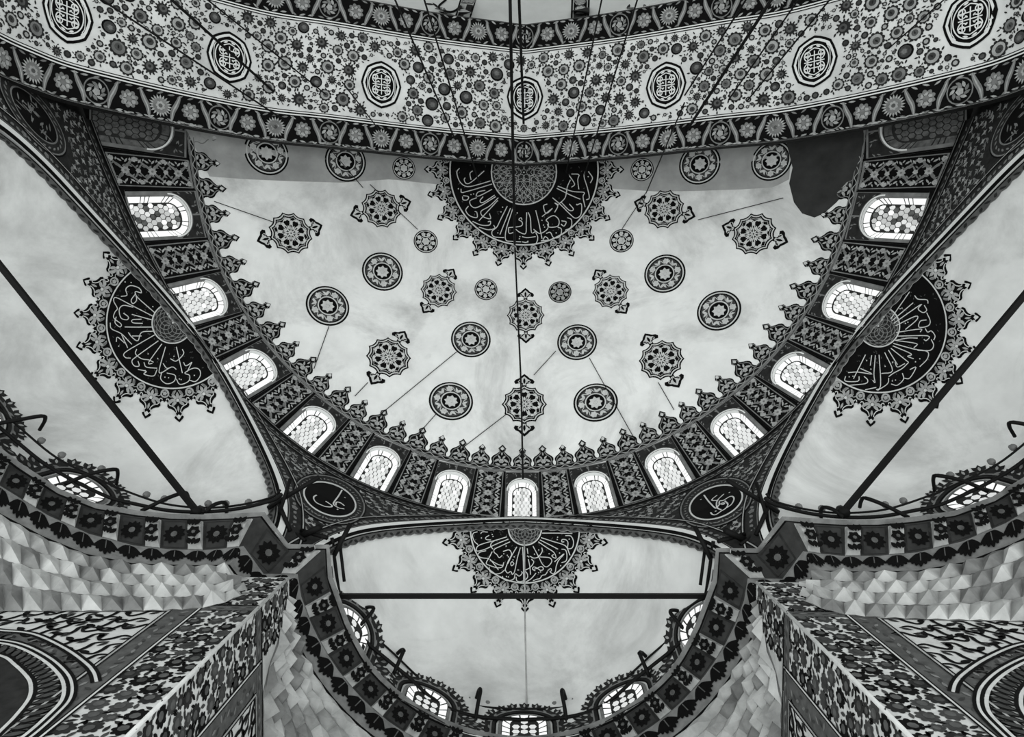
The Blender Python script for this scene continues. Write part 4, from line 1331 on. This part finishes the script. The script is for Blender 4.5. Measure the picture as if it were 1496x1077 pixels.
d = Deco(SOF); nfl = 0
for want, tries in ((.215, 500), (.185, 1200), (.15, 2600), (.105, 6000), (.066, 9000), (.046, 9000)):
    for _ in range(tries):
        tq, y = rf.uniform(-16, 16), rf.uniform(y0 + want * .4, y1 - want * .4)
        r = want * rf.uniform(.85, 1.1)
        if not free(tq, y, r * 1.08): continue
        taken.append((tq, y, r))
        big = want > .14
        if big: d = Deco(SOF)
        m = lambda ab, tq=tq, y=y: np.c_[tq + np.atleast_2d(ab)[:, 0], y + np.atleast_2d(ab)[:, 1]]
        h = rf.random(); a = rf.uniform(0, 6.28)
        if big:
            if h < .52:
                d.scallop(m, (0, 0), r, 11, .012, 'dark', .09); d.disc(m, (0, 0), r * .70, .015, rf.choice(('pale', 'pale', 'grey')), 14); d.disc(m, polar(r * .08, a), r * .42, .018, rf.choice(('mid', 'dusk')), 10)
                d.leaf(m, polar(r * .1, a), a, r * .5, r * .2, .021, 'dark')
            elif h < .80:
                for i in range(12): d.leaf(m, polar(r * .80, i * .5236), i * .5236, r * .42, r * .24, .012, 'dark')
                d.disc(m, (0, 0), r * .70, .014, 'dark', 14); d.disc(m, polar(r * .12, a), r * .46, .017, 'mid', 10); d.disc(m, polar(r * .12, a), r * .2, .02, 'dark', 8)
            else:
                d.disc(m, (0, 0), r * .92, .012, 'ink', 14); d.disc(m, polar(r * .05, a), r * .72, .015, 'dusk', 14); d.scallop(m, polar(r * .14, a), r * .46, 7, .018, 'mid'); d.flower(m, polar(r * .14, a), r * .34, 5, .021, 'grey')
            for i in range(3):
                b = a + i * 2.1 + rf.uniform(-.4, .4); d.leaf(m, polar(r * 1.22, b), b + rf.uniform(-.6, .6), r * .5, r * .24, .012, 'dark')
            d.build('painted_flower', great_arch); nfl += 1
            d = dsm if 'dsm' in globals() else d
        else:
            if 'dsm' not in globals(): dsm = Deco(SOF)
            d = dsm
            if want > .05:
                d.disc(m, (0, 0), r * .9, .012, 'dark', 8); d.disc(m, (0, 0), r * .5, .015, rf.choice(('mid', 'pale', 'dusk')), 7)
                for i in range(2):
                    b = a + i * 2.6; d.leaf(m, polar(r * 1.35, b), b + .5, r * .8, r * .4, .012, 'dark')
            else:
                d.leaf(m, (0, 0), a, r * 2.3, r * .95, .012, 'dark')
o = dsm.build('small_sprigs', great_arch); o['kind'] = 'stuff'

# ------------------------------------------------------------------ great dome beyond the arch
DC, DR = np.array([0, -25.2, 25.5]), 14.2


def f_dome(a, b):
    a, b = np.broadcast_arrays(np.radians(a), np.radians(b))
    return np.stack([DC[0] + DR * np.cos(b) * np.sin(a), DC[1] + DR * np.cos(b) * np.cos(a), DC[2] + DR * np.sin(b) * .86], -1)


GD = Surf(f_dome, (-70, 70), (-20, 85))
ceiling_main = GD.grid('ceiling_main', np.linspace(-180, 180, 73), np.linspace(0, 89.9, 26), ['plaster_far'])
GD.grid('pendentive', np.linspace(33, 327, 60), np.linspace(-38, 0, 10), ['plaster_far'], ceiling_main)
tag(ceiling_main, 'pale underside of the main dome seen past the far edge of the great arch', 'ceiling', kind='structure')
for px0, px1, wpx in (((673, 36), (690, -20), 24), ((847, 36), (849, -20), 27)):
    uv = GD.hit([px0, px1]); d = Deco(GD); L = GD.local(uv.mean(0)); J = GD.local(uv[0])
    a = at([px0, px1], 1)[:, :2]
    n = 14; tq = np.linspace(-.2, 1, n)[:, None]; c = np.array(px0) + (np.array(px1) - np.array(px0)) * tq
    w = np.array([1, 0])
    for h, k, o_ in ((.5, 'ink', .02), (.40, 'light', .03), (.35, 'ink', .04)):
        d.add(GD.hit(np.r_[c - w * wpx * h, c + w * wpx * h]), [[i, i + 1, n + i + 1, n + i] for i in range(n - 1)], o_, k)
    for j in range(9):
        cc = c[0] + (c[-1] - c[0]) * (j / 8.); L = GD.local(GD.hit([cc])[0])
        d.flower(L, (0, 0), .22, 6, .05, 'light'); d.ring(L, (0, 0), .20, .24, .05, 'pale', 12)
    d.build('painted_rib', ceiling_main)
d = Deco(GD)
for px in ((640, 14), (610, 22), (585, 18), (905, 20), (935, 16), (960, 12)):
    L = GD.local(GD.hit([px])[0])
    for i in range(7): d.leaf(L, (rr.uniform(-.6, .6), rr.uniform(-.3, .3)), rr.uniform(0, 3), .5, .16, .03, 'dark' if i % 2 else 'grey')
c = curve([(652, 0), (641, 12), (662, 18), (688, -4)], 6); d.line(lambda p: GD.hit(p), c, 3.0, .04, 'ink')
d.build('painted_crest', ceiling_main)

# ------------------------------------------------------------------ piers between the apses
PXC, PYC, PTOP = 4.44, 4.41, 13.93
WA = lambda sx: Surf(lambda dd, z: np.stack([-PXC - dd, PYC + 0 * dd, z + 0 * dd], -1), (-.5, 6), (6, 14), sx)
WB = lambda sx: Surf(lambda dd, z: np.stack([-PXC + 0 * dd, PYC + dd, z + 0 * dd], -1), (-.5, 6), (6, 14), sx)
WA1 = WA(1)
hA = lambda pts: WA1.hit(pts)


def pier_face(S, nm, parent, seed, top):
    rr = random.Random(seed)
    d = Deco(S); I = ident
    # flower field
    x0, x1 = .03, .90
    d.fill(I, [(0, 3), (.92, 3), (.92, 13.9), (0, 13.9)], .004, 'light')
    got = []
    for w, tries in ((.15, 900), (.105, 1500), (.06, 3000)):
        for _ in range(tries):
            x, z = rr.uniform(x0 + w * .5, x1 - w * .4), rr.uniform(7.6, 13.8)
            if any((x - a) ** 2 + (z - b) ** 2 < (w + c) ** 2 * .72 for a, b, c in got): continue
            got.append((x, z, w)); m = lambda p, x=x, z=z: np.atleast_2d(np.asarray(p, float)) + [x, z]
            k = rr.choice(('dark', 'ink', 'dusk'))
            if w > .1:
                d.scallop(m, (0, 0), w, 8, .010, k, .12); d.disc(m, polar(w * .15, rr.uniform(0, 6)), w * .45, .014, rr.choice(('mid', 'dusk', 'mid')), 8)
                a = rr.uniform(0, 6); d.leaf(m, polar(w * 1.1, a), a + .6, w * .9, w * .35, .010, 'ink')
            else: d.leaf(m, (0, 0), rr.uniform(0, 3), w * 2.6, w * 1.1, .010, k)
    # upright frame and its lines
    for a, b, o, k in ((.90, .93, .02, 'ink'), (.93, .96, .02, 'light'), (.96, .985, .02, 'ink'), (.985, 1.36, .012, 'mid'), (1.36, 1.385, .02, 'ink'), (1.385, 1.42, .02, 'pale'), (1.42, 1.45, .02, 'ink')):
        d.fill(I, [(a, 3), (b, 3), (b, top - (0 if b < 1.37 else .30)), (a, top - (0 if b < 1.37 else .30))], o, k)
    # horizontal frame
    for a, b, o, k in ((0, .05, .022, 'ink'), (.05, .27, .016, 'mid'), (.27, .295, .022, 'ink'), (.295, .325, .022, 'pale'), (.325, .345, .022, 'ink')):
        xx = (0 if b < .28 else 1.42)
        d.fill(I, [(xx, top - a), (7, top - a), (7, top - b), (xx, top - b)], o, k)
    for i in range(60):
        m = lambda p, z=12 - i * .13: np.atleast_2d(np.asarray(p, float)) + [1.17, z]
        d.leaf(m, (rr.uniform(-.08, .08), 0), rr.uniform(0, 3), .15, .06, .018, 'dusk' if i % 2 else 'grey')
        m = lambda p, x=i * .12: np.atleast_2d(np.asarray(p, float)) + [x, top - .16]
        d.leaf(m, (0, rr.uniform(-.04, .04)), rr.uniform(-.7, .7), .14, .05, .02, 'dusk' if i % 2 else 'grey')
    # spandrel scrolls
    d.fill(I, [(1.45, 3), (7, 3), (7, top - .345), (1.45, top - .345)], .004, 'light')
    a1 = hA([(-40, 921), (0, 925), (44, 930), (88, 950), (119, 972), (131, 986), (135, 1000)]); a2 = hA([(-60, 935), (0, 940), (33, 948), (66, 965.5), (88, 985), (97, 1003), (94, 1025), (72, 1049), (40, 1077), (0, 1105)])
    a3 = hA([(-60, 952), (0, 960), (22, 974), (40, 992), (45, 1005), (42, 1023), (22, 1049), (0, 1071), (-40, 1110)])
    A1, A2, A3 = curve(a1, 8), curve(a2, 6), curve(a3, 6)
    zz = top - .42
    sc_pts = []
    for _ in range(900):
        x, z = rr.uniform(1.56, 6.0), rr.uniform(8.6, zz)
        zl = np.interp(x, A1[::-1, 0] if A1[0, 0] > A1[-1, 0] else A1[:, 0], A1[::-1, 1] if A1[0, 0] > A1[-1, 0] else A1[:, 1])
        if z < zl + .10 or any((x - p) ** 2 + ((z - q_) * 1.0) ** 2 < .058 for p, q_ in sc_pts): continue
        sc_pts.append((x, z))
        a = rr.uniform(-.5, .5); m = lambda p, x=x, z=z: np.atleast_2d(np.asarray(p, float)) + [x, z]
        d.line(m, curve([polar(.30, a + 2.6), polar(.16, a + 2.0), (0, 0), polar(.16, a - .8), polar(.28, a - .1)], 4), .075, .012, 'ink', taper=True)
        d.leaf(m, polar(.24, a), a + .7, .22, .10, .014, 'ink'); d.leaf(m, polar(.2, a + 2.8), a - .7, .18, .08, .014, 'dark')
    # arch bands
    def bandp(P, Q_, off, k):
        n = min(len(P), len(Q_)); P, Q_ = at_len(P, np.linspace(0, 1, 60)), at_len(Q_, np.linspace(0, 1, 60))
        d.add(np.r_[P, Q_], [[i, i + 1, 61 + i, 60 + i] for i in range(59)], off, k)
    A1e = np.r_[A1, [[1.42, 6.0]]]
    bandp(A1e, A2, .010, 'mid'); bandp(A2, A3, .012, 'pale')
    d.fill(I, np.r_[A3, [(7, A3[-1, 1]), (7, A3[0, 1])]], .010, 'dark')
    for P, seq in ((A1, ((.0, 'ink'), (.05, 'light'), (.09, 'ink'))), (A2, ((-.03, 'light'), (.02, 'ink'), (.06, 'light'), (.1, 'ink'))), (A3, ((0, 'light'), (.05, 'ink')))):
        T = np.gradient(P, axis=0); T /= np.linalg.norm(T, axis=1, keepdims=True) + 1e-9; N = np.c_[T[:, 1], -T[:, 0]]
        for e, k in seq: d.line(I, P + N * e, .045, .022, k)
    Pm = at_len(A2, np.linspace(.03, .97, 26)); Pn = at_len(A3, np.linspace(.03, .97, 26))
    for p, q_ in zip(Pm, Pn):
        c = (p + q_) / 2; v = q_ - p; a = math.atan2(v[1], v[0]); L = np.linalg.norm(v)
        m = lambda x, c=c: np.atleast_2d(np.asarray(x, float)) + c
        d.leaf(m, (0, 0), a, L * .95, .17, .018, 'ink'); d.leaf(m, (0, 0), a, L * .66, .10, .022, 'dusk')
    for i in range(160):
        s0 = rr.random(); p = at_len(A1e, np.array([s0]))[0] * .5 + at_len(A2, np.array([s0]))[0] * .5
        m = lambda x, p=p: np.atleast_2d(np.asarray(x, float)) + p
        d.leaf(m, (rr.uniform(-.2, .2), rr.uniform(-.15, .15)), rr.uniform(0, 3), .16, .06, .016, rr.choice(('dusk', 'grey', 'dark')))
    for i in range(40):
        m = lambda x, p=(rr.uniform(4.2, 6.5), rr.uniform(8.4, 11)): np.atleast_2d(np.asarray(x, float)) + p
        d.line(m, curve([(-.2, 0), (0, .12), (.2, 0), (.3, -.2)], 4), .05, .014, rr.choice(('ink', 'grey')))
    return d.build(nm, parent)


for sx, nm in ((1, 'left'), (-1, 'right')):
    V = [(-PXC, PYC), (-13, PYC), (-13, 13), (-PXC, 13)]
    V = [(x * sx, y, z) for z in (-EYE, PTOP) for x, y in V]
    pier = link('pier', V, [[0, 1, 2, 3], [4, 5, 6, 7], [0, 1, 5, 4], [1, 2, 6, 5], [2, 3, 7, 6], [3, 0, 4, 7]], ['stone_pale'])
    tag(pier, 'square pier painted with flowers at the lower %s, under the cornice corner' % nm, 'pier', 'flower painted piers')
    pier_face(WA(sx), 'painted_face', pier, 31, 12.37); pier_face(WB(sx), 'painted_face', pier, 32, 12.42)
    # pale worn edge
    d = tube('worn_edge', [(-PXC * sx, PYC, 7), (-PXC * sx, PYC, 13.9)], .03, 'light', pier, 6)

# ------------------------------------------------------------------ faceted squinch vaults between the cornice and the piers
foot = R3[2] - dz * .09


def squinch(name, top, bot, sx, rows, cell, label, amp):
    """loft of top and bottom edges cut into pyramidal cells, every cell a piece of its own"""
    top, bot = np.asarray(top), np.asarray(bot)
    st = np.r_[0, np.cumsum(np.linalg.norm(np.diff(top, axis=0), axis=1))]; n = max(2, int(st[-1] / cell))

    def f(u, w):
        u = np.asarray(u, float); w = np.asarray(w, float)
        T = np.stack([np.interp(u * st[-1], st, top[:, i]) for i in range(3)], -1); B = np.stack([np.interp(u * st[-1], st, bot[:, i]) for i in range(3)], -1)
        g = w[..., None]
        return T + (B - T) * g
    S = Surf(f, (0, 1), (0, 1), sx)
    root = S.grid(name, np.linspace(0, 1, 40), np.linspace(0, 1, 8), ['stone'])
    tag(root, label, 'vault', kind='structure')
    rr = random.Random(sx * 3 + rows)
    for j in range(rows):
        for i in range(-1, n + 1):
            u0 = (i + (.5 if j % 2 else 0)) / n; w0 = j / rows
            q = np.array([(u0, w0), (u0 + 1 / n, w0), (u0 + 1 / n, w0 + 1 / rows), (u0, w0 + 1 / rows), (u0 + .5 / n, w0), (u0 + .5 / n, w0 + 1 / rows)])
            if q[:, 0].min() < -.01 or q[:, 0].max() > 1.01: continue
            # a downward triangle with a raised tip and its two flanks
            hgt = amp * rr.uniform(.75, 1.2)
            pts = np.r_[q, [(u0 + .5 / n + rr.uniform(-.12, .12) / n, w0 + .72 / rows)]]
            P = S.ev(pts, np.array([.0, .0, -.0, -.0, .04, .02, hgt]))
            fs = [[0, 4, 6], [4, 1, 6], [1, 2, 6], [2, 5, 6], [5, 3, 6], [3, 0, 6]]
            k = rr.choice(('stone', 'stone_pale', 'stone_pale', 'stone_grey'))
            link('facet', P, fs, [k], root)
    return root


iL = slice(0, 12)
topL = foot[iL]
botpx = [(-170, 893), (-105, 893), (-40, 893), (0, 893), (62, 893), (125, 893), (193, 893), (240, 892), (284, 890), (310, 886), (330, 880), (363, 866)]
botL = []
for i, p in enumerate(botpx):
    q = Q([p])[0]; z = (PYC - .02) / q[1]; botL.append((q[0] * z, PYC - .02, z))
iC = list(range(12, len(ST)))
topC = foot[iC]
botC = []
ub = np.linspace(0, 1, len(iC))
for i in range(len(iC)):
    y = max(PYC + .02, topC[i][1] * 1.02); botC.append((-PXC + .02, y + .35 * ub[i], 12.45 + 1.2 * max(0, 1 - ub[i] * 6)))
mid_ = int(len(iC) * .62)
for sx, nm in ((1, 'left'), (-1, 'right')):
    squinch('squinch_vault', topL, botL, sx, 4, .40, 'faceted pale stone vault under the cornice of the %s apse' % nm, .20)
    squinch('squinch_vault', topC[:mid_], botC[:mid_], sx, 7, .40, 'faceted stone vault below the middle apse, beside the %s pier' % nm, .25)

# ------------------------------------------------------------------ tie bars
BARS = [([(484, 871), (1043, 871)], 15.55, .066, 'straight dark iron tie bar across the middle apse'),
        ([(-215, 119), (0, 387), (288, 748)], 15.45, .078, 'thick slanting iron tie bar across the left apse'),
        ([(1744, 135), (1496, 421), (1232, 748)], 15.45, .078, 'thick slanting iron tie bar across the right apse')]
for px, z, r, lab in BARS:
    P = at(px, z); P = np.stack([P[0] + (P[-1] - P[0]) * t for t in np.linspace(0, 1, 6)])
    e = thing('tie_bar', P[0], lab, 'tie bar', 'iron tie bars of the apses')
    tube('bar', P, r, 'iron', e, square=True)
    for q_ in (P[0], P[-1]): tube('anchor', [q_ + [0, 0, -.10], q_ + [0, 0, .14]], r * 1.5, 'iron', e, n=8)

# ------------------------------------------------------------------ iron rails with brackets, and the glass lamps on them
RAILS = [('c', [(485, 786), (489, 820), (500, 884), (530, 932), (567, 965), (600, 992), (640, 1027), (692, 1046), (766, 1052)], [(495, 778), (499, 822), (510, 868), (536, 917), (575, 955), (620, 998), (640, 1013), (692, 1031), (766, 1037)], 15.62, 16.05),
         ('s', [(-60, 575), (0, 625), (30, 650), (64, 677), (107, 702), (160, 727), (200, 737), (246, 746), (297, 748), (350, 743), (398, 731), (412, 722)], [(-60, 548), (0, 599), (37, 632), (83, 669), (140, 698), (180, 716), (240, 736), (300, 742), (350, 738), (396, 727), (410, 716)], 15.42, 15.75)]
LAMPS = {'c': [(511, 821), (517, 857), (566, 950), (605, 985), (685, 1023), (712, 1029)], 's': [(60, 644), (90, 665), (214, 723), (240, 729), (304, 736), (330, 736), (363, 734), (148, 685)]}
HOOKS = {'c': [[(512, 925), (524, 916), (545, 892), (541, 887), (528, 890)], [(575, 985), (588, 955), (590, 951), (586, 950), (573, 963)], [(693, 1062), (698, 1030), (702, 1010), (700, 1008), (695, 1024)]],
         's': [[(-10, 620), (20, 615), (60, 608), (66, 613), (58, 628)], [(94, 708), (130, 693), (165, 686), (172, 690), (170, 708)], [(206, 747), (240, 730), (268, 720), (274, 724), (276, 733)], [(300, 748), (312, 738), (326, 734), (331, 738), (331, 750)]]}


def mirror_px(p):
    p = np.asarray(p, float); return np.c_[2 * ZEN[0] + .5 - p[:, 0], p[:, 1]]


RANK = {'c': [0, 1, 2, 3, 4, 5], 's': [6, 5, 4, 3, 2, 7, 1, 0]}
LB = [(0, -.085), (.045, -.075), (.075, -.03), (.078, .02), (.06, .06), (.038, .075), (.045, .10), (.0, .10)]
an = np.linspace(0, 2 * math.pi, 10, endpoint=False)
V = [(r * math.cos(a), r * math.sin(a), z) for r, z in LB for a in an]
ME_LAMP = raw_mesh('glass_lamp', V, [[k * 10 + i, k * 10 + (i + 1) % 10, k * 10 + 10 + (i + 1) % 10, k * 10 + 10 + i] for k in range(len(LB) - 1) for i in range(10)], ['lamp_glass'])
ME_LAMP.polygons.foreach_set('use_smooth', [True] * len(ME_LAMP.polygons))
V = [(r * math.cos(a), r * math.sin(a), z) for r, z in ((.012, .09), (.012, .17)) for a in an]
ME_STEM = raw_mesh('stem', V, [[i, (i + 1) % 10, 10 + (i + 1) % 10, 10 + i] for i in range(10)], ['iron'])
WHERE = {('c', 0): 'middle', ('s', 1): 'left', ('s', -1): 'right'}
for key, lo_, hi_, zl, zh in RAILS:
    for sx in ((0,) if key == 'c' else (1, -1)):
        where = WHERE[(key, sx)]
        def cv(px, z):
            P = at(px, z)
            return P if sx >= 0 else mx(P, -1)
        L, H = curve(cv(lo_, zl), 5), curve(cv(hi_, zh), 5)
        if key == 'c': L = np.r_[L, mx(L[::-1][1:], -1)]; H = np.r_[H, mx(H[::-1][1:], -1)]
        e = thing('lamp_rail', L[len(L) // 2], 'thin iron double lamp rail running round the %s apse' % where, 'railing', 'lamp rails of the apses')
        tube('lower_rail', L, .040, 'iron', e); tube('upper_rail', H, .024, 'iron', e)
        for hk in HOOKS[key]:
            hh = curve(np.c_[at(hk, np.linspace(zl - .1, zh + .25, len(hk)))], 4)
            for s_ in ((1, -1) if key == 'c' else (sx,)): tube('bracket', mx(hh, s_), .042, 'iron', e, n=6)
        for i, p in enumerate(LAMPS[key]):
            for s_ in ((1, -1) if key == 'c' else (sx,)):
                P = mx(at([p], zh + .18), s_)[0]
                g = bpy.data.objects.new('glass_lamp', ME_LAMP); C.objects.link(g); g.location = (P[0], P[1], P[2] + EYE)
                tag(g, 'round glass lamp, %s from the %s pier, on the rail of the %s apse' % (('nearest', 'second', 'third', 'fourth', 'fifth', 'sixth', 'seventh', 'eighth')[RANK[key].index(i)], 'left' if s_ == 1 else 'right', where), 'lamp', 'glass lamps on the %s apse rail' % where)
                c = bpy.data.objects.new('stem', ME_STEM); C.objects.link(c); c.parent = g
                c.rotation_euler = (math.pi, 0, 0); c.location = (0, 0, .08)

# struts where the rails meet the pier corners
for sx, nm in ((1, 'left'), (-1, 'right')):
    e = thing('rail_struts', mx(at([(420, 735)], 15.3), sx)[0], 'cluster of crossed dark iron struts on the %s pier corner' % nm, 'strut', 'struts at the pier corners')
    for a, b, r in (((392, 742), (466, 697), .05), ((404, 728), (424, 776), .05), ((424, 700), (410, 745), .04), ((430, 788), (468, 770), .07), ((440, 775), (478, 786), .05), ((478, 792), (484, 845), .05), ((512, 765), (488, 812), .05), ((496, 790), (503, 850), .035), ((420, 772), (446, 790), .04)):
        P = mx(at([a, b], [15.75, 15.45]), sx); tube('strut', np.linspace(P[0], P[1], 3), r, 'iron', e, n=6)

# ------------------------------------------------------------------ hanging cables
CAB = [((134, -10), (478, 217), .03), ((240, -10), (440, 170), .045), ((291, -10), (500, 157), .025), ((-5, 6), (320, 156), .022), ((573, -10), (664, 202), .028), ((617, -10), (700, 268), .028), ((500, 120), (557, 194), .02),
       ((745, -10), (752, 357), .05), ((758, -10), (765, 180), .05), ((881, -10), (827, 252), .026), ((934, -10), (854, 255), .026), ((1000, 150), (944, 282), .022), ((1096, -10), (996, 146), .028), ((1133, -10), (996, 202), .05), ((1173, -10), (1049, 168), .026), ((1220, -10), (1069, 175), .026), ((1390, -10), (1196, 161), .022)]
CL = ['leftmost but one', '', '']
for i, (a, b, r) in enumerate(CAB):
    P = at([a, b], [17.5, 22.6 if b[1] < 240 else 23.6]); P = np.stack([P[0] + (P[1] - P[0]) * t for t in np.linspace(0, 1, 8)])
    side = 'left' if a[0] < 700 else ('right' if a[0] > 800 else 'middle')
    if side == 'middle': lab = 'thick dark %s cable hanging down the middle of the great arch' % ('long' if b[1] > 200 else 'short')
    else: lab = 'dark straight cable crossing the %s part of the flowered arch, starting %s' % (side, 'at the top edge near x %d' % a[0])
    lab = {0: 'cable crossing the arch left of the second cartouche from the left', 1: 'thick double dark cable passing over the second cartouche from the left', 2: 'thin cable just right of the second cartouche from the left', 3: 'thin slanting cable below the leftmost cartouche',
           4: 'left one of two dark cables between the third cartouche and the middle', 5: 'right one of two dark cables between the third cartouche and the middle', 6: 'short thin cable at the left edge of the third cartouche', 7: 'long thick cable over the middle cartouche reaching down the half dome',
           8: 'shorter thick cable beside the long one over the middle cartouche', 9: 'left one of two steep cables right of the middle cartouche', 10: 'right one of two steep cables right of the middle cartouche', 11: 'thin cable ending on the half dome below the fifth cartouche',
           12: 'thin cable just right of the fifth cartouche', 13: 'thick slanting cable between the fifth and sixth cartouches', 14: 'thin cable left of the sixth cartouche', 15: 'thin cable touching the sixth cartouche', 16: 'thin slanting cable right of the sixth cartouche'}[i]
    tag(tube('cable', P, r * .8, 'iron', None, 6), lab, 'cable', 'cables hanging across the great arch')
# the chain down the centre line
P = [at([(752.3, 362)], 23.45)[0], at([(757, 470)], 22.6)[0], at([(761, 560)], 21.8)[0], at([(764, 700)], 20.4)[0]]
tag(tube('chain', curve(P, 6), .026, 'iron', None, 6), 'dark chain down the centre line of the half dome', 'chain')
P = [at([(766, 790)], 19.0)[0], at([(767, 900)], 17.6)[0], at([(769, 1000)], 16.6)[0], at([(770, 1090)], 15.5)[0]]
tag(tube('chain', curve(P, 6), .020, 'pale', None, 6), 'pale thin chain hanging down the middle apse', 'chain')
# thin dark streaks over the half dome, modelled as slim tubes
for a, b, w in (((667, 515), (555, 607), 'lower left roundel'), ((637, 606), (612, 634), 'lowest left roundel'), ((739, 607), (674, 657), 'lowest middle medallion'), ((861, 524), (928, 644), 'right inner roundel'), ((812, 514), (780, 549), 'two lowest middle medallions'), ((540, 270), (610, 336), 'small upper left roundel'),
                 ((470, 205), (530, 275), 'second cut roundel at the left'), ((944, 282), (909, 335), 'small upper right roundel'), ((537, 560), (518, 580), 'low left medallion'), ((962, 560), (985, 600), 'low right medallion'), ((480, 478), (458, 540), 'outer left roundel'), ((312, 295), (398, 325), 'outermost left medallion'), ((1020, 322), (1145, 290), 'upper right medallion and the damp patch'), ((300, 660), (332, 588), None), ((1245, 600), (1340, 720), None)):
    if w is None: continue
    uv = np.linspace(0, 1, 10)[:, None]; uv = CAP.hit(np.array(a) + (np.array(b) - np.array(a)) * uv)
    tag(tube('wire', CAP.ev(uv, np.full(10, .05)), .012, 'iron', None, 5), 'thin dark wire on the half dome by the %s' % w, 'wire', 'thin wires on the half dome')  # 'wire' here is a thin dark streak, modelled as a slim tube
